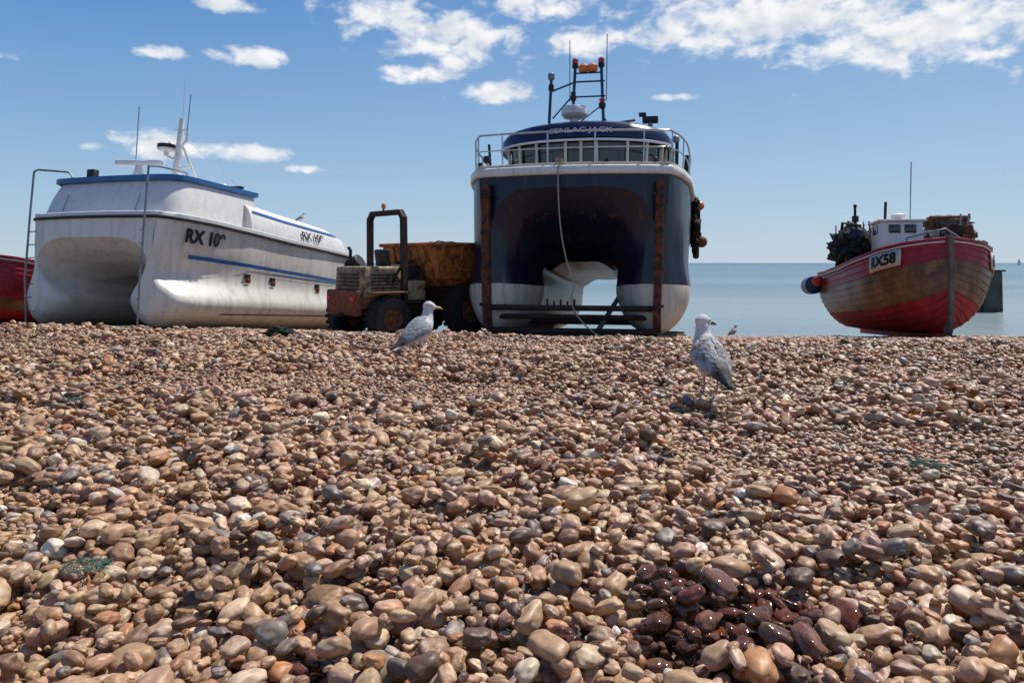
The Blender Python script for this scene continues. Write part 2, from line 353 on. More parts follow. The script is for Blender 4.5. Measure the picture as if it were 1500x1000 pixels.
gi=gn.new('NodeGroupInput'); go=gn.new('NodeGroupOutput'); ip=gn.new('GeometryNodeInstanceOnPoints'); ci_=gn.new('GeometryNodeCollectionInfo')
ci_.inputs['Collection'].default_value=protos; ci_.inputs['Separate Children'].default_value=True; ci_.inputs['Reset Children'].default_value=True
def na(nm,ty):
    a=gn.new('GeometryNodeInputNamedAttribute'); a.data_type=ty; a.inputs['Name'].default_value=nm; return [o for o in a.outputs if o.enabled and o.name=='Attribute'][0]
er=gn.new('FunctionNodeEulerToRotation'); gl.new(na('prot','FLOAT_VECTOR'),er.inputs[0])
gl.new(gi.outputs[0],ip.inputs['Points']); gl.new(ci_.outputs[0],ip.inputs['Instance']); ip.inputs['Pick Instance'].default_value=True
gl.new(na('pidx','INT'),ip.inputs['Instance Index']); gl.new(er.outputs[0],ip.inputs['Rotation']); gl.new(na('pscl','FLOAT_VECTOR'),ip.inputs['Scale'])
gl.new(ip.outputs[0],go.inputs[0])
peb.modifiers.new('scatter','NODES').node_group=gt
def top(x,y):
    ix=int((x-x0)/res); iy=int((y-y0)/res)
    if 9<ix<len(gx)-9 and 9<iy<len(gy)-9: return float(np.percentile(H[iy-8:iy+9,ix-8:ix+9],75))
    return gz(x,y)+.03
# ---------------------------------------------------------------- catamaran hull
class Cat:
    def __init__(s,L,P): s.L=L; s.P=P
    def v(s,k,y):
        a=s.P[k]; return float(np.interp(y,[q[0] for q in a],[q[1] for q in a]))
    def half(s,y):
        T,w,wm,B,Sh,zk,xk=[s.v(k,y) for k in ('T','w','wm','B','S','K','xk')]
        h=Sh-zk
        zi=min(T-.22*h,zk+.62*h) if T-.22*h>zk+.42*h else zk+.42*h
        c=[(0,T),(.45*(xk-wm),T+.0),(.80*(xk-wm),T-.05*h),(xk-wm*1.02,zi),
           (xk-.97*w,zk+.27*h),(xk-.72*w,zk+.11*h),(xk-.3*w,zk+.025*h),(xk,zk),(xk+.3*w,zk+.025*h),(xk+.74*w,zk+.11*h),(xk+1.0*w,zk+.27*h),
           ((xk+wm)*.72+B*.28,zk+.48*h),((xk+wm)*.25+B*.75,zk+.76*h),(B,Sh)]
        return catmull(c,4)
    def yo(s,x,y):
        return y+s.P['bow']*(x/s.v('B',3))**2*math.exp(-y/1.3)
    def outer(s,y,z):
        hs=s.half(y)[28:]
        zs=[p[1] for p in hs]; xs_=[p[0] for p in hs]
        return float(np.interp(z,zs,xs_))
    def build(s,name,mat,deckmat,parent):
        st=list(np.concatenate([np.linspace(0,1,9)**2*.5,np.linspace(.6,3,25),np.linspace(3.4,s.L,12)]))
        vs=[];fs=[];n=None
        for y in st:
            h=s.half(y); ring=[(-p[0],p[1]) for p in h[::-1]]+[(p[0],p[1]) for p in h[1:]]
            n=len(ring)
            vs+=[(x,s.yo(x,y),z) for x,z in ring]
        for i in range(len(st)-1):
            for k in range(n-1): fs.append((i*n+k,i*n+k+1,(i+1)*n+k+1,(i+1)*n+k))
        fs.append(tuple((len(st)-1)*n+k for k in range(n)))
        mkobj(name,vs,fs,mat,parent,smooth=40)
        vs=[];fs=[]
        for y in st:
            B=s.v('B',y); z=s.v('S',y)
            for x in np.linspace(-B,B,9): vs.append((x,s.yo(x,y),z))
        for i in range(len(st)-1):
            for k in range(8): fs.append((i*9+k,i*9+k+1,(i+1)*9+k+1,(i+1)*9+k))
        mkobj('deck',vs,fs,deckmat,parent)
        h=s.half(0); vs=[];fs=[]
        xk=s.v('xk',0)
        out=h[28:]
        hx=[p[0] for p in h[:29]]; hz=[p[1] for p in h[:29]]
        xs2=list(np.linspace(-s.v('B',0),s.v('B',0),41))
        ox_=[p[0] for p in out]; oz_=[p[1] for p in out]
        for x in xs2:
            a=abs(x)
            if a<=hx[12]: zt=float(np.interp(a,hx[:13],hz[:13]))
            elif a<=xk: zt=float(np.interp(a,[hx[12],xk],[hz[12],hz[12]-.1]))
            else: zt=float(np.interp(a,ox_[-9:],oz_[-9:])) if a>ox_[-9] else hz[12]-.1
            vs.append((x,s.yo(x,0)-.002,zt)); vs.append((x,s.yo(x,0)-.002,s.v('S',0)))
        for k in range(len(xs2)-1): fs.append((2*k,2*k+2,2*k+3,2*k+1))
        mkobj('bow_plate',vs,fs,mat,parent)
        for sg in (-1,1):
            pl=[p for p in h[12:49]]
            vs=[(sg*p[0],s.yo(p[0],0)-.001,p[1]) for p in pl]
            mkobj('stem_face',vs,[tuple(range(len(vs)))],mat,parent)
    def sheer(s,y_end,out=0,dz=0,n=16):
        L=[]
        ysd=[y_end*(1-t)**1.8 for t in np.linspace(0,1,n)]
        for y in ysd: B=s.v('B',y)+out; L.append((-B,s.yo(B,y),s.v('S',y)+dz))
        B0=s.v('B',0)+out
        for x in np.linspace(-B0,B0,17)[1:-1]: L.append((x,s.yo(x,0)-out,s.v('S',0)+dz))
        for y in ysd[::-1]: B=s.v('B',y)+out; L.append((B,s.yo(B,y),s.v('S',y)+dz))
        return L
    def stripe(s,name,y0,y1,zf,hw,mat,parent,side=1,out=.008,n=40):
        vs=[];fs=[]
        for i in range(n+1):
            y=y0+(y1-y0)*i/n; zc=zf(y)
            for k in (-1,0,1):
                z=zc+k*hw; x=s.outer(y,z)+out; vs.append((side*x,s.yo(x,y),z))
        for i in range(n):
            for k in range(2): fs.append((i*3+k,i*3+k+1,(i+1)*3+k+1,(i+1)*3+k))
        return mkobj(name,vs,fs,mat,parent)
    def text(s,name,txt,size,yc,zc,slope,mat,parent,bold=.01,sx=1,out=.012):
        vs,fs=text_mesh(txt,size,bold,sx); V=[]
        for u,v in vs:
            y=yc+u; z=zc+v+slope*u; x=s.outer(y,z)+out; V.append((x,s.yo(x,y),z))
        return mkobj(name,V,fs,mat,parent,smooth=0)
# ---------------- centre navy catamaran
C1=empty('navy_catamaran_fishing_boat',(1.08,15.0,-.60),rz=R(-11.5),rx=R(-3.6))
cp=dict(bow=.35,T=[(0,2.85),(.4,2.30),(1.0,1.85),(2.0,1.55),(4,1.45),(9,1.45)],
 w=[(0,.05),(.12,.26),(.35,.46),(.8,.64),(1.6,.76),(9,.78)],wm=[(0,.03),(.12,.18),(.35,.36),(.8,.54),(1.6,.70),(9,.76)],
 B=[(0,1.86),(.15,1.95),(.5,2.08),(1.2,2.22),(2.5,2.30),(6,2.30),(9,2.2)],S=[(0,3.22),(2,3.15),(5,2.95),(9,2.8)],
 K=[(0,.35),(.12,.18),(.35,.05),(1,.0),(9,.0)],xk=[(0,1.62),(.5,1.6),(1.6,1.50),(9,1.50)])
cat=Cat(8.8,cp)
hm=band_mat('navy_and_white_hull',[(0,(.68,.61,.49)),(1.02,(.0035,.007,.028))],4,rough=.36,dirt=.25,coat=.08,dcol=(.02,.016,.014),dcol2=(.045,.036,.03),dcol3=(.08,.07,.06),rstreak=.75)
cat.build('hull',hm,M['grey'],C1)
sweep_rect('white_rubbing_band',cat.sheer(8.7,.02,-.04,26),.10,.17,M['white'],C1)
sweep_rect('toe_rail',cat.sheer(8.7,-.03,.085,26),.07,.05,M['cream'],C1)
for sx in (-1,1):
    pa=[(sx*(1.62+.0),.20,.10),(sx*1.62,.06,.45),(sx*1.64,.02,1.2),(sx*1.66,.03,2.0),(sx*1.68,.05,2.95)]
    pa=[tuple(p) for p in catmull(pa,5)]
    vs=[];fs=[]
    for (x,y,z) in pa:
        for (du,dv) in [(-.075,.14),(-.075,-.05),(.075,-.05),(.075,.14)]: vs.append((x+du,y+dv,z))
    for i in range(len(pa)-1):
        for k in range(4): fs.append((i*4+k,i*4+(k+1)%4,(i+1)*4+(k+1)%4,(i+1)*4+k))
    fs+= [(0,1,2,3),tuple(len(vs)-4+k for k in range(4))]
    mkobj('stem_guard',vs,fs,M['guard'],C1,smooth=20)
    for z in (.6,1.3,2.0,2.7):
        box('guard_strap',(sx*1.65,-.03,z),(.19,.03,.06),M['dkrust'],C1,bev=.008)
for z,y,r in [(.55,.15,.055),(.38,.35,.05),(.10,.2,.07)]:
    tube('cradle_beam',[(-1.62,y,z),(1.62,y,z)],r,M['dkrust'],C1)
tube('cradle_beam_2',[(-1.5,1.6,.28),(1.5,1.6,.28)],.06,M['dkrust'],C1)
tube('cradle_leg',[(.50,.2,.1),(.85,2.0,.9)],.05,M['galv'],C1)
for x in (-1.5,-.3,.9,1.6): box('sleeper',(x,.7,-.03),(.5,1.4,.16),M['dkrust'],C1)
for y in (4,7): box('sleeper_2',(0,y,-.12),(4.4,.3,.24),M['greywood'],C1)
for i in range(5): tube('cradle_pin',[(-.45+.13*i,.15,.52),(-.45+.13*i,.15,.72-.04*(i%2))],.02,M['dkrust'],C1)
def outline(o=0,front=1.75,back=5.2,w=1.72):
    P=[(-w-o,back+o),(-w-o,4.2),(-w-o,3.4),(-w-o,front+.95),(-w*.93-o*.9,front+.5-o*.4),(-w*.72-o*.5,front+.2-o*.8),(-w*.38,front+.04-o),(0,front-o),(w*.38,front+.04-o),(w*.72+o*.5,front+.2-o*.8),(w*.93+o*.9,front+.5-o*.4),(w+o,front+.95),(w+o,3.4),(w+o,4.2),(w+o,back+o)]
    return [tuple(p) for p in catmull(P,4)]
def vloft(name,levels,mat,parent,captop=True,smooth=35):
    vs=[];fs=[];n=len(levels[0][0])
    for ol,z in levels:
        for p in ol: vs.append((p[0],p[1],z if not callable(z) else z(p)))
    for i in range(len(levels)-1):
        for k in range(n):
            fs.append((i*n+k,i*n+(k+1)%n,(i+1)*n+(k+1)%n,(i+1)*n+k))
    if captop: fs.append(tuple((len(levels)-1)*n+k for k in range(n)))
    return mkobj(name,vs,fs,mat,parent,smooth=smooth)
vloft('wheelhouse_lower',[(outline(.02),2.8),(outline(.0),3.56)],M['navy'],C1,captop=True)
vloft('window_glass',[(outline(-.04),3.5),(outline(.02),4.10)],M['glass'],C1,captop=False)
o0=outline(.0,1.72); o1=outline(.05,1.7)
for k in (6,12,15,19,22,26,28,30,34,37,41,44,50):
    tube('window_pillar',[(o0[k][0],o0[k][1],3.5),(o1[k][0],o1[k][1],4.08)],.035,M['cream'],C1,n=6)
sweep_rect('window_sill',[(p[0],p[1],3.57) for p in outline(.02)],.05,.06,M['white'],C1)
rf=lambda k,o:(lambda p:k+.10*(1-(p[0]/1.8)**2)*o)
vloft('wheelhouse_roof',[(outline(.10),rf(4.06,.3)),(outline(.20),rf(4.10,.6)),(outline(.18),rf(4.26,1)),(outline(.08),rf(4.38,1.2)),(outline(-.15),rf(4.44,1.4)),(outline(-.7),rf(4.47,1.5))],M['navy'],C1)
sweep_rect('roof_trim',[(p[0],p[1],4.07+.03*(1-(p[0]/1.8)**2)) for p in outline(.21)],.03,.05,M['white'],C1)
vs,fs=text_mesh('SENLAC JACK',.19,.001,1.15)
oo=outline(.195); ox=[p[0] for p in oo[16:41]]; oy=[p[1] for p in oo[16:41]]
mkobj('name_lettering',[(u,float(np.interp(u,ox,oy))-.015+.35*max(0,v+.02),4.25+v*.85-.06*(u/1.3)**2+.06) for u,v in vs],fs,M['cream'],C1,smooth=0)
top_r=cat.sheer(6.5,-.02,.72,20); mid_r=cat.sheer(6.5,-.03,.40,20)
tube('hand_rail',top_r,.020,M['steel'],C1); tube('mid_rail',mid_r,.012,M['steel'],C1)
low=cat.sheer(6.5,-.04,.05,20)
for k in range(1,len(top_r),4): tube('stanchion',[low[k],top_r[k]],.016,M['steel'],C1,n=6)
for k in (18,22,26,30,34):
    box('cleat',(low[k][0],low[k][1],low[k][2]+.08),(.08,.06,.12),M['dkrust'],C1)
lathe('radar_dome',[(.07,0),(.08,.22),(.24,.25),(.30,.31),(.30,.42),(.26,.49),(.12,.53)],(-.27,2.7,4.60),M['white'],C1)
zt=.36
for x in (-.30,.30):
    tube('mast_upright',[(x*1.25,3.0,4.35),(x,3.0,5.75+zt)],.035,M['bluep'],C1)
    lathe('mast_light',[(.06,0),(.075,.02),(.075,.08),(.06,.09),(.07,.10),(.07,.20),(.03,.23)],(x,3.0,5.72+zt),None,C1,n=12,mats=[M['black'],M['redb']],fm=[0,0,0,0,1,0])
    tube('mast_brace',[(x*1.25,3.0,4.9),(x*2.2,3.5,4.4)],.02,M['bluep'],C1)
tube('cross_bar',[(-.85,3.0,5.2+zt),(-.3,3.0,5.40+zt),(.38,3.0,5.40+zt)],.022,M['bluep'],C1)
tube('cross_bar_2',[(-.36,3.0,5.05+zt),(.4,3.0,5.05+zt)],.02,M['bluep'],C1)
tube('cross_bar_3',[(-.3,3.0,5.60+zt),(.3,3.0,5.60+zt)],.02,M['bluep'],C1)
tube('mast_diag',[(-.34,3,4.7),(.32,3,5.2)],.014,M['bluep'],C1)
tube('whip_aerial',[(-.42,3,5.3),(-.43,3,6.75)],.010,M['black'],C1,n=5); tube('whip_aerial_2',[(.42,3,5.3),(.43,3,6.85)],.010,M['black'],C1,n=5)
tube('side_mast',[(-.90,2.9,4.3),(-.84,2.9,5.60+zt*.6)],.035,M['bluep'],C1); tube('side_mast_2',[(-.80,2.9,4.9),(-.35,3,5.45)],.018,M['bluep'],C1)
lathe('lamp',[(.05,0),(.08,.03),(.08,.14),(.04,.17)],(-.84,2.9,5.80),M['galv'],C1,n=12)
box('lamp_box',(-.84,2.9,5.62),(.12,.1,.14),M['black'],C1)
for bx in (-.10,.10): lathe('amber_beacon',[(.10,0),(.12,.02),(.12,.12),(.07,.17)],(bx,2.95,5.62+zt),M['lens'],C1,n=14)
lathe('signal_lamp',[(.06,0),(.08,.04),(.08,.12),(.06,.13),(.07,.22),(.03,.24)],(.33,2.93,5.1),None,C1,n=12,mats=[M['black'],M['redb']],fm=[0,0,0,1,0])
lathe('signal_lamp_2',[(.05,0),(.07,.04),(.07,.12),(.05,.13),(.06,.2),(.03,.22)],(-.33,2.93,5.3),M['black'],C1,n=12)
box('search_lamp',(1.42,2.6,4.72),(.34,.2,.13),M['black'],C1); tube('lamp_post',[(1.42,2.6,4.35),(1.42,2.6,4.7)],.05,M['galv'],C1)
box('search_lamp_top',(1.25,2.6,4.84),(.16,.14,.08),M['black'],C1)
box('roof_box',(.72,2.8,4.60),(.2,.2,.14),M['galv'],C1); tube('roof_bar',[(.6,2.4,4.62),(1.1,2.4,4.68)],.03,M['galv'],C1)
ball('roof_lamp',(-.62,2.3,4.58),.07,M['white'],C1); ball('roof_lamp_2',(.1,2.2,4.60),.06,M['galv'],C1)
lathe('life_raft',[(.1,-.3),(.2,-.27),(.22,0),(.2,.27),(.1,.3)],(1.35,3.7,4.5),M['white'],C1,rot=(0,R(90),0))
tube('deck_pole',[(1.98,3.2,3.1),(2.0,3.2,4.35)],.04,M['black'],C1); ball('deck_pole_lamp',(1.98,3.2,4.4),.08,M['galv'],C1,(1,1,1.2))
tube('deck_pole_2',[(2.15,4.6,3.0),(2.25,4.6,4.3)],.06,M['black'],C1); box('deck_gear',(2.1,4.2,3.4),(.2,.5,.5),M['black'],C1)
tube('deck_pole_3',[(-2.0,2.0,3.1),(-2.08,2.0,4.15)],.03,M['black'],C1); box('deck_box',(-2.05,1.7,3.75),(.12,.2,.14),M['black'],C1); box('deck_box_2',(-2.05,1.5,3.35),(.10,.2,.3),M['black'],C1)
for i,(y,z,s) in enumerate([(3.2,2.6,.16),(4.4,2.2,.2),(5.2,2.6,.18)]):
    lathe('tyre_fender',[(s*.5,-.06),(s,-.07),(s*1.15,0),(s,.07),(s*.5,.06)],(2.44,y,z-.2),M['tyre'],C1,rot=(0,R(90),0))
    tube('fender_rope',[(2.42,y,z),(2.36,y,3.0)],.012,M['rope'],C1,n=5)
ball('buoy',(2.60,5.2,2.25),.14,M['rust'],C1); ball('buoy_2',(2.52,4.1,3.0),.11,M['orangeb'],C1); lump('hanging_net',(2.42,4.6,2.45),(.25,1.0,.8),M['dkrust'],C1,seed=3,amp=.7,fr=4)
lump('hanging_net_2',(2.40,3.4,2.9),(.2,.7,.4),M['black'],C1,seed=5,amp=.6,fr=4)
box('side_bracket',(2.4,3.9,2.8),(.25,.4,.3),M['dkrust'],C1)
lathe('propeller_hub',[(.02,-.12),(.06,-.05),(.07,.05),(.04,.1)],(1.72,9.0,.28),M['galv'],C1,n=12,rot=(R(90),0,0))
for i in range(3):
    a=i*2*math.pi/3+.4
    vs=[];fs=[]
    for k in range(7):
        t=k/6; r_=.06+.22*t; w_=.09*math.sin(math.pi*(.15+.8*t))
        for s_ in (-1,1): vs.append((1.72+r_*math.cos(a)-s_*w_*math.sin(a),9.0+s_*.04,.28+r_*math.sin(a)+s_*w_*math.cos(a)))
    for k in range(6): fs.append((2*k,2*k+1,2*k+3,2*k+2))
    mkobj('propeller_blade',vs,fs,M['galv'],C1)
tube('bow_rope',[tuple(p) for p in catmull([(-.22,-.06,3.28),(-.23,-.12,3.1),(-.18,-.15,2.2),(-.06,-.15,1.5),(.10,-.15,1.0),(.05,-.1,.75),(.12,-.05,.45),(.45,-.2,.12),(.8,-.45,-.02)],6)],.014,M['rope'],C1,n=6)
tube('rope_coil',[(-.22+.06*math.cos(t),-.02+.05*math.sin(t),3.3+.006*t) for t in np.linspace(0,18,50)],.015,M['rope'],C1,n=5)
# ---------------- left white catamaran
C2=empty('white_catamaran_fishing_boat',(-8.86,16.35,-.52),rz=R(-20),rx=R(-4.6))
lp=dict(bow=.25,T=[(0,1.86),(.25,1.62),(.7,1.38),(1.5,1.15),(7,1.05)],
 w=[(0,.16),(.06,.34),(.18,.50),(.45,.62),(1.2,.66),(7,.66)],wm=[(0,.02),(.15,.04),(.5,.12),(1.2,.28),(2.5,.48),(7,.55)],
 B=[(0,1.66),(.15,1.80),(.5,1.96),(1.2,2.10),(2.5,2.16),(5,2.16),(7,2.05)],S=[(0,2.30),(1.5,2.24),(4,2.12),(7,2.04)],
 K=[(0,.30),(.06,.16),(.25,.04),(1,.0),(7,.0)],xk=[(0,1.52),(7,1.52)])
lc=Cat(6.9,lp)
hm2=band_mat('white_hull_paint',[(0,(.68,.63,.53)),(.30,(.76,.72,.63)),(.85,(.78,.74,.66))],3,rough=.35,dirt=.34,coat=.2,rstreak=.35,dcol=(.24,.19,.13))
lc.build('hull',hm2,M['white'],C2)
sweep_rect('black_rubbing_strake',lc.sheer(6.85,.02,-.02,26),.07,.06,M['black'],C2)
sweep_rect('coaming',lc.sheer(6.85,-.03,.05,26),.06,.10,M['white'],C2)
def o2(w,f,bk,r=.5):
    P=[(-w,bk),(-w,(f+bk)/2),(-w,f+r*1.3),(-w*.96,f+r*.55),(-w*.8,f+r*.15),(-w*.4,f+.02),(0,f),(w*.4,f+.02),(w*.8,f+r*.15),(w*.96,f+r*.55),(w,f+r*1.3),(w,(f+bk)/2),(w,bk)]
    return [tuple(p) for p in catmull(P,4)]
vloft('forward_cabin',[(o2(1.92,.22,3.0),2.1),(o2(1.90,.26,3.0),2.40),(o2(1.84,.38,3.0),2.78),(o2(1.76,.52,3.0),3.10),(o2(1.62,.75,2.95),3.16)],M['white'],C2)
vloft('blue_roof_edge',[(o2(1.78,.48,3.05),3.10),(o2(1.82,.42,3.1),3.13),(o2(1.82,.42,3.1),3.22),(o2(1.66,.62,3.0),3.24)],M['blue'],C2)
vloft('roof_top',[(o2(1.66,.66,2.95),3.235),(o2(1.5,.85,2.9),3.27)],M['white'],C2)
vs=[];fs=[];st=np.linspace(2.6,6.75,16)
def zbs(y): return float(np.interp(y,[1.5,4,7],[2.24,2.12,2.04]))
def shsec(y,n):
    t=(y-2.6)/4.15; hgt=.88-.12*t-.5*max(0,t-.86)/.14*.3; bw=2.08-.1*t; zb=zbs(y)
    return [(bw,zb),(bw-.02,zb+.32*hgt),(bw*.90,zb+.76*hgt),(bw*.62,zb+hgt*.97)],hgt,zb
for y in st:
    q,hgt,zb=shsec(y,4)
    sec=catmull([(-p[0],p[1]) for p in q]+[(0,zb+hgt*1.03)]+q[::-1],4)
    nn=len(sec); vs+=[(p[0],y,p[1]) for p in sec]
for i in range(len(st)-1):
    for k in range(nn-1): fs.append((i*nn+k,i*nn+k+1,(i+1)*nn+k+1,(i+1)*nn+k))
fs.append(tuple((len(st)-1)*nn+k for k in range(nn)))
fs.append(tuple(k for k in range(nn)))
mkobj('aft_shelter',vs,fs,M['white'],C2,smooth=40)
def shel(y,z):
    q=catmull(shsec(y,4)[0],6)
    return float(np.interp(z,[p[1] for p in q],[p[0] for p in q]))
vs=[];fs=[]
for i in range(31):
    y=2.7+3.8*i/30; z=zbs(y)+.55-.04*(y-2.7)/4
    for k in (-1,1): vs.append((shel(y,z+k*.026)+.02,y,z+k*.026))
for i in range(30): fs.append((2*i,2*i+1,2*i+3,2*i+2))
mkobj('blue_line',vs,fs,M['blue'],C2)
vs,fs=text_mesh('RX 109',.29,.008,1.15)
mkobj('registration_aft',[(shel(5.1+u,2.38+v)+.04,5.1+u,2.38+v) for u,v in vs],fs,M['black'],C2,smooth=0)
lc.text('registration','RX 109',.38,1.06,1.92,-.03,M['black'],C2,bold=.018,sx=.92,out=.045)
lc.stripe('blue_stripe',.75,6.6,lambda y:1.52-.035*(y-.75),.040,M['blue'],C2,out=.014)
lc.stripe('blue_stripe_thin',3.4,6.6,lambda y:1.40-.03*(y-.75),.010,M['blue'],C2,out=.014)
lc.stripe('dark_waterline',1.6,6.85,lambda y:.32+.01*y,.012,M['darkin'],C2,out=.012)
for y in (2.55,3.45,5.3):
    z=1.30-.03*y; x=lc.outer(y,z)
    box('scupper',(x,y,z),(.05,.2,.10),M['black'],C2,rot=(0,R(8),0))
    box('scupper_flap',(x+.025,y+.02,z-.10),(.015,.15,.12),M['rust'],C2,rot=(0,R(10),0))
for sx in (-1,1):
    tube('bow_post',[(sx*1.55,-.05 if sx>0 else .02,.0),(sx*1.56,-.08,1.0),(sx*1.57,-.06,2.4),(sx*1.57,-.04,3.28)],.022,M['galv'],C2)
tube('bow_post_rail',[(-1.57,-.04,3.28),(-1.51,.0,3.33),(-.85,.2,3.29),(-.78,.25,3.17)],.022,M['galv'],C2)
tube('bow_post_rail_2',[(1.57,-.04,3.28),(1.50,.3,3.34),(1.3,1.3,3.40),(1.28,1.4,3.22)],.022,M['galv'],C2)
for z in np.arange(.3,2.2,.28):
    tube('rung',[(1.56,-.06,z),(1.42,.0,z+.02)],.012,M['galv'],C2,n=5); tube('rung_2',[(-1.56,-.06,z),(-1.42,.0,z+.02)],.012,M['galv'],C2,n=5)
for sx in (-1,1): sweep_rect('keel_skid',[(sx*1.52,-.04,.02),(sx*1.52,.1,-.04),(sx*1.52,.5,-.07),(sx*1.52,6.8,-.05)],.10,.06,M['dkrust'],C2)
mx_=.62; my=1.75
tube('mast',[(mx_-.05,my,3.1),(mx_+.05,my,4.75)],.06,M['white'],C2,radii=[.095,.055]); tube('mast_leg',[(mx_-.38,my+.4,3.2),(mx_+.02,my,4.3)],.03,M['white'],C2); tube('mast_leg_b',[(mx_+.30,my+.4,3.2),(mx_+.02,my,4.3)],.03,M['white'],C2)
tube('mast_leg_2',[(mx_+.05,my,4.10),(mx_+.30,my-.1,4.20),(mx_+.32,my-.1,4.38)],.03,M['white'],C2)
tube('mast_arm',[(mx_+.02,my,3.62),(mx_+.38,my-.05,3.62)],.025,M['white'],C2); tube('mast_arm_2',[(mx_-.15,my,4.50),(mx_+.2,my,4.50)],.018,M['white'],C2)
lathe('radar_dome',[(.05,0),(.06,.1),(.18,.12),(.20,.17),(.20,.26),(.13,.31)],(mx_-.30,my-.05,3.90),None,C2,mats=[M['white'],M['black']],fm=[0,0,0,1,0])
tube('radar_bracket',[(mx_-.30,my,3.90),(mx_,my,3.80)],.03,M['white'],C2)
lathe('scanner_pedestal',[(.13,0),(.14,.14),(.1,.24),(.07,.36)],(-.10,1.35,3.25),M['white'],C2)
box('scanner_bar',(-.10,1.35,3.68),(1.1,.16,.13),M['white'],C2,rot=(0,0,R(15)),bev=.04)
lathe('gps_mushroom',[(.02,0),(.02,.1),(.07,.12),(.06,.17),(.02,.19)],(.9,1.5,3.25),M['white'],C2,n=12)
tube('aerial',[(-.25,1.4,3.2),(-.25,1.4,5.0)],.012,M['galv'],C2,n=5); tube('aerial_2',[(mx_+.08,my,4.6),(mx_+.07,my,5.7)],.009,M['white'],C2,n=5); tube('aerial_3',[(mx_+.2,my,4.2),(mx_+.26,my,5.3)],.009,M['black'],C2,n=5)
tube('stay_wire',[(mx_+.05,my,4.4),(1.6,2.8,3.25)],.006,M['galv'],C2,n=4)
box('black_box',(-.95,.9,3.36),(.2,.16,.24),M['black'],C2); box('black_box_2',(1.5,2.7,3.30),(.34,.14,.06),M['black'],C2); lathe('white_vent',[(.08,0),(.09,.1),(.05,.14)],(1.3,2.5,3.22),M['white'],C2,n=12)
for x in (-1.0,1.0): box('hatch_line',(x,.30,2.62),(.012,.02,.42),M['grey'],C2,rot=(R(-19),0,0),bev=.003)
lathe('outboard_drum',[(.2,0),(.24,.03),(.24,.4),(.2,.43)],(2.1,6.8,1.7),M['black'],C2,rot=(0,R(60),0))
# ---------------------------------------------------------------- clinker boats
def clinker(name,loc,rz,rx,L,Bf,Sf,Kf,colors,NS=13):
    E=empty(name,loc,rz=rz,rx=rx)
    f=lambda a,y: float(np.interp(y,[q[0] for q in a],[q[1] for q in a]))
    st=np.concatenate([np.linspace(0,1,12)**1.7*.9,np.linspace(1.05,L,26)])
    def surf(y,u):
        B=f(Bf,y); zs=f(Sf,y); zk=f(Kf,y); t=min(1,y/1.6); p=.92-.42*t
        th=u*math.pi/2*1.18
        x=B*math.sin(min(th,math.pi))**p; zz=zk+(zs-zk)*(u**(1.0+.22*t))
        return x,zz
    vs=[];fs=[];fm=[]
    for sgn in (-1,1):
        base=len(vs)
        for y in st:
            for j in range(NS):
                xa,za=surf(y,j/NS); xb,zb=surf(y,(j+1)/NS)
                vs.append((sgn*(xa+.022),y,za)); vs.append((sgn*(xb+.0),y,zb+.0))
        nn=NS*2
        for i in range(len(st)-1):
            for k in range(nn-1):
                q=(base+i*nn+k,base+i*nn+k+1,base+(i+1)*nn+k+1,base+(i+1)*nn+k)
                fs.append(q if sgn>0 else q[::-1]); j=k//2; fm.append(0 if j<colors[0] else (1 if j<colors[1] else 2))
        fs.append(tuple(base+(len(st)-1)*nn+k for k in range(nn))); fm.append(1)
    mkobj('hull',vs,fs,None,E,smooth=22,mats=[M['redbot'],M['wood'],M['red']],fm=fm)
    vs=[];fs=[]
    for y in st:
        B=surf(y,1)[0]*.98; z=f(Sf,y)-.22
        for x in np.linspace(-B,B,5): vs.append((x,y+.02,z))
    for i in range(len(st)-1):
        for k in range(4): fs.append((i*5+k,i*5+k+1,(i+1)*5+k+1,(i+1)*5+k))
    mkobj('deck',vs,fs,M['greywood'],E)
    for sgn in (-1,1):
        sweep_rect('gunwale',[(sgn*(surf(y,1)[0]+.02),y,f(Sf,y)+.02) for y in st],.09,.07,M['red'],E)
        sweep_rect('rubbing_line',[(sgn*(surf(y,1)[0]+.05),y,f(Sf,y)-.04) for y in st],.03,.035,M['white'],E)
    pa=[(0,.35,-.08),(0,.10,.05),(0,-.03,.4),(0,-.07,1.0),(0,-.10,f(Sf,0)+.12)]
    pa=[tuple(p) for p in catmull(pa,5)]; vs=[];fs=[]
    for (x,y,z) in pa:
        for (du,dv) in [(-.06,.2),(-.045,-.04),(.045,-.04),(.06,.2)]: vs.append((x+du,y+dv,z))
    for i in range(len(pa)-1):
        for k in range(4): fs.append((i*4+k,i*4+(k+1)%4,(i+1)*4+(k+1)%4,(i+1)*4+k))
    fs+=[(0,1,2,3),tuple(len(vs)-4+k for k in range(4))]
    mkobj('stem',vs,fs,M['greywood'],E,smooth=20)
    box('keel',(0,L/2+.2,-.04),(.14,L-.3,.16),M['redbot'],E)
    return E,surf,f
C3,surf3,f3=clinker('red_clinker_fishing_boat',(9.27,16.8,-.74),R(-10),R(-3.5),7.2,
 [(0,.03),(.12,.36),(.4,.80),(.9,1.16),(1.6,1.38),(2.6,1.52),(4,1.56),(6,1.48),(7.2,1.2)],
 [(0,2.04),(.5,1.95),(1.5,1.78),(3,1.62),(5,1.56),(7.2,1.62)],[(0,.34),(.12,.18),(.4,.06),(.9,0),(7.2,0)],(5,10))
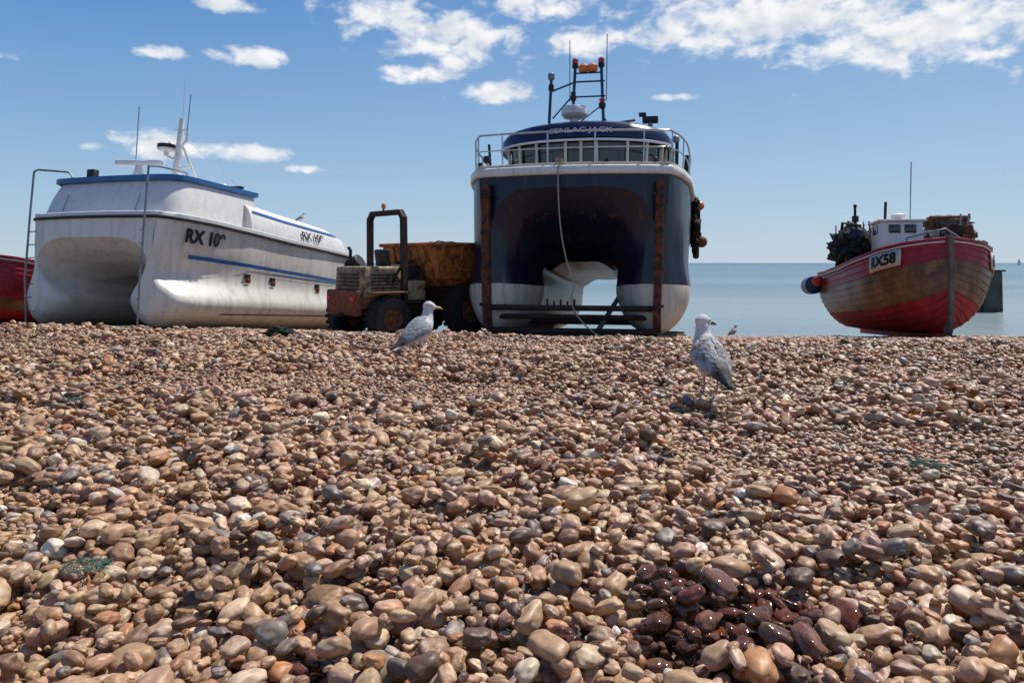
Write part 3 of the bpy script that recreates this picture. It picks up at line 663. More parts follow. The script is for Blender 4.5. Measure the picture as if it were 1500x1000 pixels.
def side_patch(E,surf,y0,y1,u0,u1,mat,name,sgn=-1,out=.05,n=10):
    vs=[];fs=[]
    for i in range(n+1):
        y=y0+(y1-y0)*i/n
        for u in (u0,u1):
            x,z=surf(y,u); vs.append((sgn*(x+out),y,z))
    for i in range(n): fs.append((2*i,2*i+1,2*i+3,2*i+2))
    o=mkobj(name,vs,fs,mat,E); md=o.modifiers.new('s','SOLIDIFY'); md.thickness=.02; md.offset=0
    return o
side_patch(C3,surf3,.42,1.22,.78,.96,M['cream'],'number_board')
vs,fs=text_mesh('RX58',.28,.012,1.0)
V2=[]
for u,v in vs:
    y=.80-u*.95; x,z=surf3(y,.87+v*.58); V2.append((-(x+.072),y,z))
mkobj('registration',V2,fs,M['black'],C3,smooth=0)
side_patch(C3,surf3,.75,1.5,.78,.96,M['cream'],'number_board_2',sgn=1)
V2=[]
for u,v in vs:
    y=1.12+u*.95; x,z=surf3(y,.87+v*.58); V2.append((x+.072,y,z))
mkobj('registration_2',V2,fs,M['black'],C3,smooth=0)
dz3=.22
G=empty('deck_gear',(0,0,dz3)); G.parent=C3
box('wheelhouse',(-.38,2.35,1.95),(.95,.9,.95),M['white'],G,bev=.05); box('wheelhouse_roof',(-.38,2.35,2.45),(1.08,1.0,.05),M['white'],G)
box('wheelhouse_window',(-.55,1.895,2.25),(.26,.02,.2),M['glass'],G,bev=.004); box('wheelhouse_window_2',(-.2,1.895,2.25),(.26,.02,.2),M['glass'],G,bev=.004); box('wheelhouse_side_window',(-.86,2.35,2.25),(.02,.4,.2),M['glass'],G,bev=.004)
lathe('winch_drum',[(.05,-.3),(.2,-.3),(.2,-.26),(.1,-.24),(.1,.24),(.2,.26),(.2,.3),(.05,.3)],(.35,1.5,1.9),M['dkrust'],G,rot=(0,R(90),0))
box('winch_base',(.35,1.6,1.7),(.8,.4,.3),M['grey'],G)
for x in (.35,1.15):
    tube('gantry_leg',[(x,2.4,1.3),(x+.05,2.3,2.55)],.045,M['rust'],G); tube('gantry_leg_2',[(x,3.4,1.3),(x+.05,3.0,2.5)],.045,M['rust'],G)
    tube('gantry_side',[(x+.05,2.3,2.55),(x+.05,3.0,2.5)],.04,M['rust'],G)
tube('gantry_top',[(.35,2.3,2.55),(1.25,2.3,2.55)],.05,M['rust'],G); tube('gantry_mid',[(.35,2.35,2.2),(1.25,2.35,2.2)],.035,M['galv'],G)
lump('folded_net',(.8,2.65,2.45),(1.0,.8,.35),M['greywood'],G,seed=8,amp=.5,fr=4); lump('net_heap',(-1.0,3.8,1.95),(.9,1.5,.9),M['net'],G,seed=1,amp=.6,fr=4)
lump('net_heap_2',(-.7,5.2,2.05),(1.2,1.3,1.1),M['dkrust'],G,seed=2,amp=.6,fr=4); lump('net_heap_3',(1.0,4.0,1.9),(.7,1.4,.8),M['greywood'],G,seed=6,amp=.6,fr=4)
lump('net_heap_4',(1.0,2.0,1.75),(.7,.8,.6),M['net'],G,seed=12,amp=.6,fr=4)
for i in range(60):
    y=random.uniform(1.4,5.5); x=random.choice([-1,1])*random.uniform(.1,1.3)
    if x<0 and y<3: y+=1.8
    tube('pole',[(x,y,1.3),(x+random.uniform(-.2,.2),y+random.uniform(-.2,.2),random.uniform(1.85,2.65))],random.uniform(.010,.028),random.choice([M['rust'],M['galv'],M['dkrust'],M['black'],M['rope']]),G,n=6)
for i in range(44):
    y=random.uniform(1.3,5.2); x=random.choice([-1,1])*random.uniform(.2,1.25)
    if x<0 and y<3: y+=1.8
    box('crate',(x,y,1.6+random.uniform(0,.68)),(random.uniform(.1,.36),random.uniform(.12,.36),random.uniform(.08,.3)),random.choice([M['grey'],M['bluep'],M['rust'],M['dkrust'],M['greywood'],M['orange'],M['white'],M['black']]),G,rot=(0,random.uniform(-.3,.3),random.uniform(-.6,.6)))
for i in range(14):
    x=random.uniform(-1.2,1.2); y=random.uniform(3,5); rr_=random.uniform(.08,.18)
    tube('hoop',[(x+rr_*math.cos(t),y,2.15+rr_*math.sin(t)) for t in np.linspace(0,6.28,14)[:-1]],.015,random.choice([M['rope'],M['rust'],M['black']]),G,n=5,cyc=True)
tube('fore_rail',[(-.6,1.0,1.5),(-.55,1.0,1.95),(.1,.5,2.1),(.55,1.0,1.95),(.6,1.0,1.5)],.022,M['galv'],G)
tube('mast',[(-.55,2.7,2.4),(-.52,2.7,3.0)],.035,M['dkrust'],G); tube('mast_whip',[(.05,2.8,2.1),(.12,2.8,4.0)],.014,M['galv'],G,n=5); lathe('radar',[(.05,0),(.16,.02),(.17,.1),(.1,.14)],(-.35,2.3,2.52),M['white'],G,n=16)
tube('mast_2',[(-.9,4.2,1.5),(-.88,4.2,3.1)],.035,M['dkrust'],G); box('mast_lamp',(-.88,4.2,2.75),(.16,.1,.16),M['black'],G); ball('mast_lamp_2',(-.88,4.2,3.1),.05,M['black'],G)
tube('derrick',[(-1.3,4.6,1.4),(-1.2,4.2,2.65),(-.9,3.6,2.5)],.04,M['dkrust'],G)
lathe('hauler_wheel',[(.05,-.06),(.22,-.08),(.14,0),(.22,.08),(.05,.06)],(-1.15,3.5,2.15),M['galv'],G,rot=(0,R(70),0))
ball('red_buoy',(-1.70,5.0,1.35),.15,M['redb'],C3); lathe('blue_drum',[(.2,-.35),(.25,-.33),(.25,.33),(.2,.35)],(-1.70,5.8,1.25),M['bluep'],C3,rot=(R(90),0,0))
for i in range(5): ball('float',(1.15+.05*i,3.0+.35*i,1.95+.06*(i%3)),.10,random.choice([M['orangeb'],M['greywood'],M['rust']]),G)
for x in(-.9,0,.9): box('skid_block',(x*.5,1.4+x,-.12),(.8,.35,.16),M['dkrust'],C3)
C4,surf4,f4=clinker('red_clinker_fishing_boat.001',(-12.5,18.4,-.60),R(4),R(-3),7,
 [(0,.03),(.12,.30),(.4,.74),(.9,1.15),(1.6,1.40),(2.6,1.5),(4,1.5),(7,1.2)],[(0,1.6),(1,1.4),(3,1.2),(7,1.25)],[(0,.38),(.12,.2),(.4,.06),(.9,0),(7,0)],(3,5))
box('wheelhouse',(.9,3.0,1.65),(1.0,1.2,1.2),M['cloth'],C4,bev=.04); box('wheelhouse_roof',(.9,3.0,2.27),(1.2,1.4,.06),M['greywood'],C4)
box('wheelhouse_window',(.9,2.39,1.95),(.5,.02,.28),M['glass'],C4,bev=.003); tube('pole',[(1.3,2.3,1.2),(1.35,2.3,2.3)],.03,M['dkrust'],C4); lump('net_heap',(.2,1.9,1.3),(1.4,1,.5),M['net'],C4,seed=4,amp=.6,fr=4); box('winch',(1.1,1.8,1.35),(.4,.4,.4),M['dkrust'],C4)
# ---------------------------------------------------------------- dumper
D=empty('rusty_site_dumper',(-2.16,16.75,-.70),rz=R(42),sc=1.0)
def wheel(c,r,w):
    prof=[(.1,-w*.35),(r*.42,-w*.38),(r*.48,-w*.5),(r*.88,-w*.5),(r,-w*.32),(r,w*.32),(r*.88,w*.5),(r*.48,w*.5),(r*.42,w*.38),(.1,w*.35)]
    lathe('wheel',prof,c,None,D,n=28,rot=(R(90),0,0),mats=[M['tyre'],M['rust']],fm=[1,1,0,0,0,0,0,1,1])
    lathe('hub',[(.05,-w*.48),(.09,-w*.46),(.11,-w*.3),(.11,w*.3),(.09,w*.46),(.05,w*.48)],c,M['rust'],D,n=12,rot=(R(90),0,0))
    for k in range(22):
        a=2*math.pi*k/22
        for s in (-1,1): box('tread_lug',(c[0]+math.cos(a)*r*.985,c[1]+s*w*.23,c[2]+math.sin(a)*r*.985),(.05,w*.42,.075),M['tyre'],D,rot=(0,-a,s*.4),bev=.008)
for x,r in ((-1.0,.44),(.95,.55)):
    for y in (-.74,.74): wheel((x,y,r-.03),r,.36)
    tube('axle',[(x,-.7,r),(x,.7,r)],.07,M['dkrust'],D)
box('chassis',(-.1,-.28,.55),(2.6,.12,.2),M['dkrust'],D); box('chassis_2',(-.1,.28,.55),(2.6,.12,.2),M['dkrust'],D)
box('engine_cover',(-.98,0,1.12),(.95,1.15,.62),M['engine'],D,bev=.05,taper=(.93,.95)); box('engine_base',(-1.02,0,.72),(1.05,1.2,.24),M['rust'],D,bev=.03)
for k in range(6): box('grille_slat',(-.98,-.58,.94+k*.065),(.62,.03,.03),M['black'],D,bev=.006); box('rear_grille_slat',(-1.475,0,.90+k*.075),(.03,.8,.035),M['black'],D,bev=.006)
box('counterweight',(-1.55,0,.72),(.16,1.15,.50),M['rust'],D,bev=.04)
tube('hose',[tuple(p) for p in catmull([(-.5,-.5,1.0),(-.2,-.65,1.2),(.1,-.6,.9),(.3,-.5,.7)],5)],.02,M['black'],D,n=6); tube('hose_2',[tuple(p) for p in catmull([(-.5,-.45,1.2),(-.15,-.6,1.35),(.05,-.55,1.0)],5)],.015,M['black'],D,n=6)
tube('lever',[(-.15,-.35,.75),(-.2,-.38,1.45)],.015,M['black'],D,n=6); tube('lever_2',[(-.15,.3,.75),(-.25,.33,1.5)],.015,M['black'],D,n=6); box('toolbox',(-.2,-.3,1.3),(.3,.3,.3),M['black'],D)
for y in (-.45,.45): box('rear_lamp',(-1.64,y,.80),(.03,.14,.08),M['redb'],D)
tube('exhaust',[(-1.2,.35,1.38),(-1.2,.35,1.75),(-1.25,.35,1.82)],.035,M['dkrust'],D)
box('platform',(-.30,0,.72),(.7,1.3,.07),M['dkrust'],D); box('seat_base',(-.42,0,1.10),(.4,.5,.45),M['dkrust'],D); box('seat',(-.42,0,1.40),(.45,.5,.12),M['black'],D,bev=.04); box('seat_back',(-.66,0,1.60),(.1,.48,.36),M['black'],D,rot=(0,R(-8),0),bev=.04)
tube('steering_column',[(.05,0,.75),(-.08,0,1.5)],.03,M['dkrust'],D)
tube('steering_wheel',[(-.1+.19*math.cos(t)*.9,.19*math.sin(t),1.52+.05*math.cos(t)) for t in np.linspace(0,2*math.pi,20)[:-1]],.018,M['black'],D,cyc=True)
hp=[(-.55,-.64,.7),(-.57,-.62,2.40),(-.57,-.52,2.52),(-.57,.52,2.52),(-.57,.62,2.40),(-.55,.64,.7)]
vs=[];fs=[]
for i,p in enumerate(hp):
    p=Vector(p)
    dn=[Vector((0,1,0)),Vector((0,1,-.3)),Vector((0,.3,-1)),Vector((0,-.3,-1)),Vector((0,-1,-.3)),Vector((0,-1,0))][i].normalized()*.055
    for (a,b2) in ((-1,-1),(1,-1),(1,1),(-1,1)): vs.append(p+Vector((a*.055,0,0))+dn*b2)
for i in range(5):
    for k in range(4): fs.append((i*4+k,i*4+(k+1)%4,(i+1)*4+(k+1)%4,(i+1)*4+k))
fs+=[(0,1,2,3),(20,21,22,23)]
mkobj('roll_bar',vs,fs,M['dkrust'],D,smooth=20)
tube('roll_bar_brace',[(-.57,-.6,1.5),(-.95,-.5,.8)],.03,M['dkrust'],D); tube('beacon_stalk',[(-.57,.1,2.55),(-.57,.1,2.63)],.02,M['black'],D); lathe('beacon',[(.045,0),(.05,.06),(.03,.1)],(-.57,.1,2.62),M['lens'],D,n=12)
vs=[];fs=[]
for (xa,xb,hy,z) in [(.25,1.25,.66,1.02),(.10,1.55,.84,1.18),(-.05,2.02,.98,1.90)]: vs+=[(xa,-hy,z),(xb,-hy,z),(xb,hy,z),(xa,hy,z)]
for (xa,xb,hy,z) in [(.0,1.96,.93,1.90),(.17,1.5,.78,1.25),(.32,1.2,.6,1.12)]: vs+=[(xa,-hy,z),(xb,-hy,z),(xb,hy,z),(xa,hy,z)]
for i in range(5):
    for k in range(4): fs.append((i*4+k,i*4+(k+1)%4,(i+1)*4+(k+1)%4,(i+1)*4+k))
fs+=[(0,1,2,3),(20,21,22,23)]
o=mkobj('skip',vs,fs,M['orange'],D,smooth=20); bv=o.modifiers.new('b','BEVEL'); bv.width=.015; bv.segments=2
for p,q in (((-.07,-1.01,1.88),(2.04,-1.01,1.88)),((-.07,1.01,1.88),(2.04,1.01,1.88)),((-.07,-1.01,1.88),(-.07,1.01,1.88)),((2.04,-1.01,1.88),(2.04,1.01,1.88))): tube('skip_rim',[p,q],.04,M['orange'],D)
for x in (.15,.65,1.15,1.6): box('skip_rib',(x,-.945,1.55),(.07,.05,.66),M['orange'],D,rot=(R(11),0,0),bev=.01)
for y in (-.55,0,.55): box('skip_back_rib',(.0,y,1.54),(.05,.07,.66),M['orange'],D,rot=(0,R(-11),0),bev=.01)
box('skip_band',(.9,-.90,1.35),(1.5,.04,.06),M['orange'],D); box('pivot',(1.0,0,.85),(.35,.7,.4),M['dkrust'],D); tube('tip_ram',[(-.0,0,.6),(.5,0,1.15)],.05,M['galv'],D)
lump('load',(1.0,0,1.75),(1.6,1.3,.45),M['net'],D,seed=11)
box('mudguard',(-1.0,-.76,.92),(.8,.32,.04),M['rust'],D); box('side_tank',(-.3,-.6,.95),(.45,.2,.4),M['engine'],D,bev=.04)
tube('tow_bar',[(-1.6,-.1,.5),(-1.9,-.1,.45)],.04,M['dkrust'],D)
# ---------------------------------------------------------------- gulls
def bird_mats():
    d={}
    d['w']=pm('white_feathers',(.66,.65,.63),.8,var=.16,scale=30,bump=.4,bscale=150)
    def wing(name,grey,brown,amt):
        m,n,l,b=base_mat(name); tc=n.new('ShaderNodeTexCoord'); sp=n.new('ShaderNodeSeparateXYZ'); l.new(tc.outputs['Object'],sp.inputs[0])
        mp=n.new('ShaderNodeMapping'); mp.inputs['Scale'].default_value=(60,26,60); l.new(tc.outputs['Object'],mp.inputs['Vector'])
        vo=n.new('ShaderNodeTexVoronoi'); vo.inputs['Scale'].default_value=1; l.new(mp.outputs['Vector'],vo.inputs['Vector'])
        nz=n.new('ShaderNodeTexNoise'); nz.inputs['Scale'].default_value=26; nz.inputs['Detail'].default_value=5; l.new(tc.outputs['Object'],nz.inputs['Vector'])
        r=n.new('ShaderNodeValToRGB'); r.color_ramp.elements[0].position=.62-amt*.25; r.color_ramp.elements[1].position=.75-amt*.22; l.new(nz.outputs['Fac'],r.inputs['Fac'])
        mx=n.new('ShaderNodeMix'); mx.data_type='RGBA'; mx.inputs[6].default_value=(*grey,1); mx.inputs[7].default_value=(*brown,1); l.new(r.outputs['Color'],mx.inputs[0])
        e=n.new('ShaderNodeMix'); e.data_type='RGBA'; e.blend_type='MULTIPLY'; e.inputs[0].default_value=.7
        r3=n.new('ShaderNodeValToRGB'); r3.color_ramp.elements[0].color=(1,1,1,1); r3.color_ramp.elements[1].color=(.4,.4,.4,1); r3.color_ramp.elements[0].position=.3; l.new(vo.outputs['Distance'],r3.inputs['Fac'])
        l.new(mx.outputs[2],e.inputs[6]); l.new(r3.outputs['Color'],e.inputs[7])
        t=n.new('ShaderNodeMapRange'); t.inputs[1].default_value=-.125; t.inputs[2].default_value=-.17; l.new(sp.outputs['Y'],t.inputs[0])
        f=n.new('ShaderNodeMix'); f.data_type='RGBA'; f.inputs[7].default_value=(.035,.03,.03,1); l.new(t.outputs[0],f.inputs[0]); l.new(e.outputs[2],f.inputs[6])
        l.new(f.outputs[2],b.inputs['Base Color']); b.inputs['Roughness'].default_value=.75
        bp=n.new('ShaderNodeBump'); bp.inputs['Distance'].default_value=.004; l.new(vo.outputs['Distance'],bp.inputs['Height']); bp.invert=True; l.new(bp.outputs['Normal'],b.inputs['Normal'])
        return m
    d['a']=wing('grey_wing_feathers',(.27,.285,.31),(.20,.20,.20),.2); d['j']=wing('mottled_wing_feathers',(.42,.42,.43),(.20,.175,.15),.75)
    d['beak']=pm('yellow_beak',(.6,.38,.06),.4,var=.2); d['dbeak']=pm('dark_beak',(.06,.05,.05),.4,var=.2); d['leg']=pm('pink_legs',(.45,.26,.22),.6,var=.2); d['eye']=pm('bird_eye',(.01,.01,.01),.1)
    return d
BM=bird_mats()
def ell_loft(secs,n=18):
    vs=[];fs=[]
    for c,e1,e2 in secs:
        c=Vector(c);e1=Vector(e1);e2=Vector(e2)
        for k in range(n):
            a=2*math.pi*k/n; vs.append(c+e1*math.cos(a)+e2*math.sin(a))
    for i in range(len(secs)-1):
        for k in range(n): fs.append((i*n+k,i*n+(k+1)%n,(i+1)*n+(k+1)%n,(i+1)*n+k))
    fs.append(tuple(range(n))[::-1]); fs.append(tuple((len(secs)-1)*n+k for k in range(n)))
    return vs,fs
def gull(name,x,y,yaw,head,juv=False,z=None,sc=1.0):
    E=empty(name,(x,y,top(x,y) if z is None else z),rz=yaw,sc=sc)
    path=[(-.215,.095,.012,.006),(-.185,.108,.030,.012),(-.14,.13,.045,.028),(-.09,.158,.066,.052),(-.04,.185,.079,.070),(.01,.212,.086,.080),(.05,.238,.083,.080),(.08,.268,.068,.068),(.098,.30,.050,.053),(.106,.33,.041,.044),(.110,.36,.037,.040),(.113,.385,.030,.032)]
    P=catmull([list(p) for p in path],3); secs=[]
    for i,p in enumerate(P):
        a=P[max(i-1,0)]; b=P[min(i+1,len(P)-1)]; t=Vector((0,b[0]-a[0],b[1]-a[1])).normalized(); up=Vector((0,-t.z,t.y))
        secs.append(((0,p[0],p[1]),(p[2],0,0),up*p[3]))
    vs,fs=ell_loft(secs)
    hd=Vector((math.sin(head),math.cos(head),-.06)).normalized(); hc=Vector((0,.113,.388))
    sd=hd.cross(Vector((0,0,1))).normalized(); u2=sd.cross(hd)
    hs=[(-.042,.008,.008,0),(-.034,.022,.022,0),(-.015,.033,.035,.002),(.008,.036,.037,.003),(.03,.031,.031,0),(.048,.021,.021,-.004),(.058,.013,.014,-.007)]
    v2,f2=ell_loft([(hc+hd*a+u2*d,sd*b,u2*c) for a,b,c,d in hs]); o=len(vs); vs+=v2; fs+=[tuple(i+o for i in f) for f in f2]
    for s in (-1,1):
        v2,f2=ell_loft([((s*.036,.005,.16),(.030,0,0),(0,.034,0)),((s*.036,.002,.125),(.019,0,0),(0,.021,0)),((s*.036,0,.10),(.008,0,0),(0,.008,0))],12); o=len(vs); vs+=v2; fs+=[tuple(i+o for i in f) for f in f2]
    b=mkobj('body',vs,fs,BM['w'],E,smooth=180)
    rm=b.modifiers.new('r','REMESH'); rm.mode='VOXEL'; rm.voxel_size=.0045; rm.use_smooth_shade=True
    sm=b.modifiers.new('s','SMOOTH'); sm.factor=.6; sm.iterations=6
    bk=[(.052,.009,.012,-.006),(.072,.0075,.010,-.008),(.092,.006,.0085,-.010),(.104,.004,.006,-.014),(.110,.0015,.002,-.019)]
    v2,f2=ell_loft([(hc+hd*a+u2*d,sd*bq,u2*c) for a,bq,c,d in bk],10); mkobj('beak',v2,f2,BM['dbeak' if juv else 'beak'],E,smooth=60)
    for s in (-1,1):
        ball('eye',hc+hd*.024+sd*s*.0315+u2*.008,.0055,BM['eye'],E)
        W=[(.085,.262,.028,.012,.055),(.06,.262,.055,.020,.062),(.015,.250,.068,.026,.062),(-.04,.222,.064,.026,.055),(-.09,.190,.052,.021,.044),(-.135,.160,.038,.015,.030),(-.18,.132,.025,.010,.019),(-.225,.106,.014,.006,.010),(-.262,.088,.005,.003,.006)]
        Q=catmull([list(q) for q in W],3); secs=[]
        for q in Q:
            yy_,zz_,hw_,th_,cx=q
            nrm=Vector((s*.70,-.25,.62)).normalized(); e1=Vector((s*.62,0,-.75)).normalized()
            secs.append(((s*cx*.84,yy_-.008,zz_-.002),e1*hw_*1.12,nrm*th_*1.05))
        v2,f2=ell_loft(secs,16); mkobj('wing',v2,f2,BM['j' if juv else 'a'],E,smooth=180)
        tube('leg',[(s*.036,.0,.125),(s*.036,-.012,.075),(s*.038,.004,.008)],.0055,BM['leg'],E,radii=[.008,.006,.0055])
        c=Vector((s*.038,.004,.006))
        toe=[c+Vector((-.026,.048,0)),c+Vector((0,.060,0)),c+Vector((.026,.048,0))]
        webs=[c+Vector((0,-.012,.006)),toe[0],c+Vector((-.011,.046,.001)),toe[1],c+Vector((.011,.046,.001)),toe[2]]
        w_=mkobj('webbed_foot',webs,[(0,1,2),(0,2,3),(0,3,4),(0,4,5)],BM['leg'],E,smooth=0); so=w_.modifiers.new('s','SOLIDIFY'); so.thickness=.003
        for t_ in toe: tube('toe',[c+Vector((0,-.01,.004)),(c+t_)/2+Vector((0,0,.004)),t_],.003,BM['leg'],E,n=6)
    bs=[((0,yb,zb),(rx_,0,0),(0,.0,rz_)) for yb,zb,rx_,rz_ in [(.075,.318,.012,.006),(.05,.305,.045,.018),(.0,.278,.055,.022),(-.05,.238,.05,.022),(-.10,.200,.035,.018),(-.15,.162,.015,.01)]]
    v2,f2=ell_loft(bs,14); mkobj('back',v2,f2,BM['j' if juv else 'a'],E,smooth=180)
    vs=[(-.02,-.16,.118),(.02,-.16,.118),(.034,-.25,.078),(0,-.262,.074),(-.034,-.25,.078)]
    t_=mkobj('tail',vs,[(0,1,2,3,4)],BM['w' if not juv else 'j'],E,smooth=0); so=t_.modifiers.new('s','SOLIDIFY'); so.thickness=.008
    return E
gull('herring_gull',1.11,4.46,R(8),R(65),juv=True,sc=1.06)
gull('herring_gull.001',-.80,6.75,R(-40),R(38),juv=False,sc=1.12)
gull('herring_gull.002',5.55,20.0,R(-60),R(10),sc=.80)
bpy.context.view_layer.update()
Wm=C2.matrix_world
for nm,p,yw in (('herring_gull.003',(.2,4.6,3.0),R(-70)),('herring_gull.004',(1.0,6.0,2.90),R(-60))):
    w=Wm@Vector(p); gull(nm,w.x,w.y,yw,0,sc=.75,z=w.z-.02)
# ---------------------------------------------------------------- small things on the shingle
def scrap(name,x,y,r,mat,n=5,th=.003):
    E=empty(name,(x,y,top(x,y)))
    for i in range(n):
        pts=[]; a=random.uniform(0,6)
        for k in range(14):
            a+=random.uniform(-.9,.9); rr_=r*random.uniform(.2,1)
            pts.append((rr_*math.cos(a+k*.5)*1.4,rr_*math.sin(a+k*.5),random.uniform(.0,.02)))
        tube('strand',[tuple(p) for p in catmull(pts,3)],th,mat,E,n=5)
scrap('green_net_scrap',-2.48,4.45,.11,M['netg'],7,.002); scrap('green_net_scrap.001',-1.06,1.98,.05,M['netg'],9,.0008); scrap('green_net_scrap.002',1.68,3.22,.07,M['netg'],6,.0016)
sw=empty('seaweed_clump',(-2.45,8.4,top(-2.45,8.4)))
lump('weed',(0,0,.02),(.24,.14,.12),M['net'],sw,seed=9,amp=.8,fr=4)
BW=empty('harbour_breakwater',(36.3,60,0))
box('wall',(0,6,-1.4),(1.5,12,3.1),M['concrete'],BW,bev=.1,taper=(.9,1)); box('cap',(0,6,.2),(1.7,12.2,.14),M['concrete'],BW)
for i in range(5): box('pile',(-.8,.3+i*2.5,-1.3),(.2,.25,3.2),M['dkrust'],BW)
YA=empty('distant_yacht',(955,1500,-2.9))
vs,fs=ell_loft([((-4,0,.9),(0,.3,0),(0,0,.5)),((-2,0,.8),(0,1.2,0),(0,0,.8)),((1.5,0,.8),(0,1.4,0),(0,0,.8)),((4.5,0,1.1),(0,.1,0),(0,0,.3))]); mkobj('hull',vs,fs,M['white'],YA)
tube('mast',[(0,0,1),(0,0,13)],.12,M['white'],YA); mkobj('main_sail',[(0,0,2.3),(-3.6,.3,2.3),(-.1,0,12.6)],[(0,1,2)],M['white'],YA,smooth=0); mkobj('jib',[(.3,0,2),(4.3,0,1.6),(.2,0,11.5)],[(0,1,2)],M['white'],YA,smooth=0)
# ---------------------------------------------------------------- light, world
EL,AZ=R(60),R(50)
sd=Vector((math.sin(AZ)*math.cos(EL),math.cos(AZ)*math.cos(EL),math.sin(EL)))
sl=bpy.data.lights.new('sun','SUN'); sl.energy=5.0; sl.angle=R(.5); sl.color=(1,.95,.88)
so=bpy.data.objects.new('sun',sl); col.objects.link(so); so.location=(20,20,30); so.rotation_euler=sd.to_track_quat('Z','Y').to_euler()
W=bpy.data.worlds.new('World'); S.world=W; W.use_nodes=True
n=W.node_tree.nodes; l=W.node_tree.links; bg=n['Background']
sky=n.new('ShaderNodeTexSky'); sky.sky_type='NISHITA'; sky.sun_disc=False; sky.sun_elevation=EL; sky.sun_rotation=AZ; sky.air_density=1.0; sky.dust_density=.3; sky.ozone_density=2.0
tc=n.new('ShaderNodeTexCoord'); sp=n.new('ShaderNodeSeparateXYZ'); l.new(tc.outputs['Generated'],sp.inputs[0])
def mth(op,a,b=None,c=None,clamp=False):
    q=n.new('ShaderNodeMath'); q.operation=op; q.use_clamp=clamp
    for i,v in enumerate((a,b,c)):
        if v is None: continue
        if isinstance(v,(int,float)): q.inputs[i].default_value=v
        else: l.new(v,q.inputs[i])
    return q.outputs[0]
az=mth('ARCTAN2',sp.outputs[0],sp.outputs[1]); el=mth('ARCSINE',sp.outputs[2])
hz=n.new('ShaderNodeValToRGB'); l.new(mth('DIVIDE',el,1.0,clamp=True),hz.inputs['Fac'])
E_=hz.color_ramp.elements; E_[0].position=0; E_[0].color=(.49,.62,.74,1); E_[1].position=1; E_[1].color=(.035,.11,.36,1)
for p_,c_ in ((.07,(.37,.545,.73)),(.16,(.235,.435,.70)),(.30,(.105,.285,.62)),(.5,(.05,.155,.46))): q=E_.new(p_); q.color=(*c_,1)
sc_=n.new('ShaderNodeVectorMath'); sc_.operation='SCALE'; sc_.inputs['Scale'].default_value=10; l.new(hz.outputs['Color'],sc_.inputs[0])
pale=n.new('ShaderNodeMix'); pale.data_type='RGBA'; pale.inputs[7].default_value=(5.0,6.4,7.9,1); l.new(sc_.outputs[0],pale.inputs[6])
l.new(mth('MULTIPLY',mth('ADD',az,.5,clamp=True),.26),pale.inputs[0])
hm_=n.new('ShaderNodeMix'); hm_.data_type='RGBA'; hm_.inputs[0].default_value=.86; l.new(sky.outputs[0],hm_.inputs[6]); l.new(pale.outputs[2],hm_.inputs[7])
def cloud(px,py,rx_,ry_):
    u=(px-750)/1167; v=(385-py)/1167; a=math.atan(u); e=math.atan(v*math.cos(a)); return a,e,rx_/1167*math.cos(a)**2,ry_/1167*math.cos(a)
CL=[(1120,26,230,52),(1360,38,250,58),(1020,52,110,28),(1450,76,85,12),(560,25,90,34),(665,62,100,40),(610,108,70,13),(720,135,64,16),(370,82,62,14),(235,76,36,10),(330,222,95,14),(215,212,60,23),(445,248,30,7),(990,143,34,7),(800,6,90,24),(860,60,60,24),(330,6,50,14),(140,215,22,7),(1600,20,160,60),(-120,60,120,20)]
dens=None
for c in CL:
    a,e,ra,re=cloud(*c)
    t1=mth('MULTIPLY',mth('SUBTRACT',az,a),1/ra); t2=mth('MULTIPLY',mth('SUBTRACT',el,e),1/re)
    q=mth('SUBTRACT',1,mth('ADD',mth('MULTIPLY',t1,t1),mth('MULTIPLY',t2,t2)))
    dens=q if dens is None else mth('MAXIMUM',dens,q)
dens=mth('MAXIMUM',dens,-1.3)
cb=n.new('ShaderNodeCombineXYZ'); l.new(az,cb.inputs[0]); l.new(mth('MULTIPLY',el,1.6),cb.inputs[1])
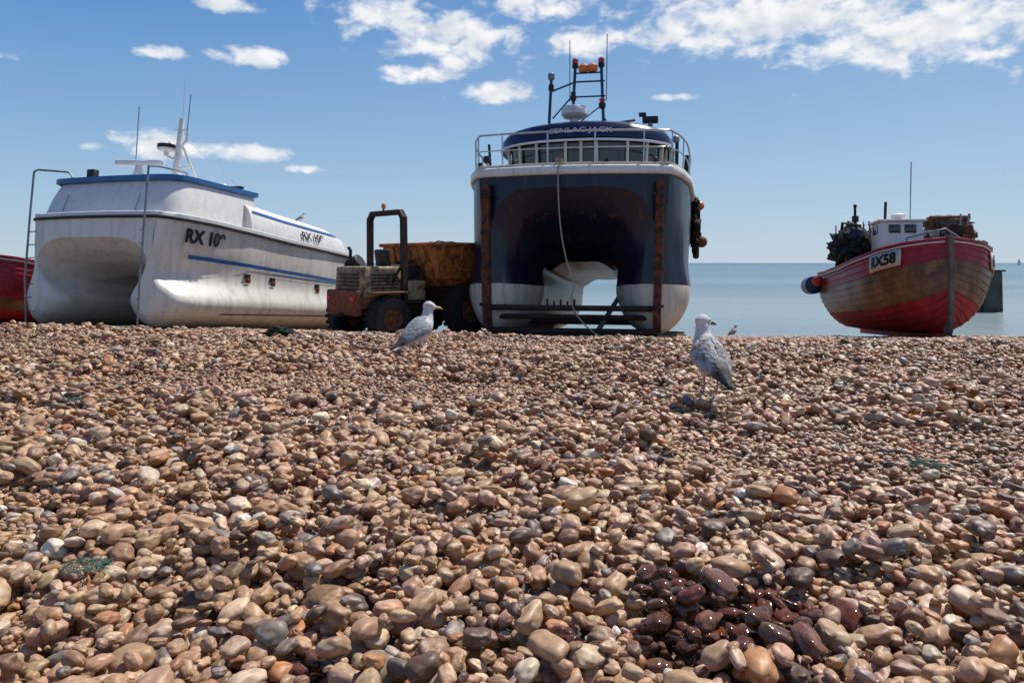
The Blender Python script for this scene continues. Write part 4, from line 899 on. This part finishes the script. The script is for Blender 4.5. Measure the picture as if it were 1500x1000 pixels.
nz=n.new('ShaderNodeTexNoise'); nz.inputs['Scale'].default_value=21; nz.inputs['Detail'].default_value=8; nz.inputs['Roughness'].default_value=.62; nz.inputs['Distortion'].default_value=.25; l.new(cb.outputs[0],nz.inputs['Vector'])
al=n.new('ShaderNodeMapRange'); al.interpolation_type='SMOOTHSTEP'; al.inputs[1].default_value=-.1; al.inputs[2].default_value=1.5
l.new(mth('ADD',mth('MULTIPLY',dens,1.0),mth('MULTIPLY',mth('SUBTRACT',nz.outputs['Fac'],.46),6.0)),al.inputs[0])
cb2=n.new('ShaderNodeCombineXYZ'); l.new(mth('ADD',az,.01),cb2.inputs[0]); l.new(mth('MULTIPLY',mth('ADD',el,.012),1.6),cb2.inputs[1])
nz2=n.new('ShaderNodeTexNoise'); nz2.inputs['Scale'].default_value=21; nz2.inputs['Detail'].default_value=5; l.new(cb2.outputs[0],nz2.inputs['Vector'])
cc=n.new('ShaderNodeValToRGB'); cc.color_ramp.elements[0].position=.44; cc.color_ramp.elements[0].color=(1,1,1,1); cc.color_ramp.elements[1].position=.68; cc.color_ramp.elements[1].color=(.68,.74,.81,1)
l.new(nz2.outputs['Fac'],cc.inputs['Fac'])
cs=n.new('ShaderNodeVectorMath'); cs.operation='SCALE'; cs.inputs['Scale'].default_value=9.8; l.new(cc.outputs['Color'],cs.inputs[0])
mx=n.new('ShaderNodeMix'); mx.data_type='RGBA'
l.new(mth('MULTIPLY',al.outputs[0],.94),mx.inputs[0]); l.new(hm_.outputs[2],mx.inputs[6]); l.new(cs.outputs[0],mx.inputs[7])
l.new(mx.outputs[2],bg.inputs['Color']); bg.inputs['Strength'].default_value=.10
W.cycles.sampling_method='MANUAL'; W.cycles.sample_map_resolution=512
# ---------------------------------------------------------------- camera
cd=bpy.data.cameras.new('camera'); cd.sensor_width=36; cd.lens=28; cd.shift_y=-(500-385)/1500; cd.clip_end=100000; cd.clip_start=.05
co=bpy.data.objects.new('camera',cd); col.objects.link(co); co.location=(0,0,.8); co.rotation_euler=(R(90),0,0); S.camera=co
S.view_settings.view_transform='Standard'; S.view_settings.look='None'; S.view_settings.exposure=0; S.view_settings.gamma=1
print('pebbles',N)
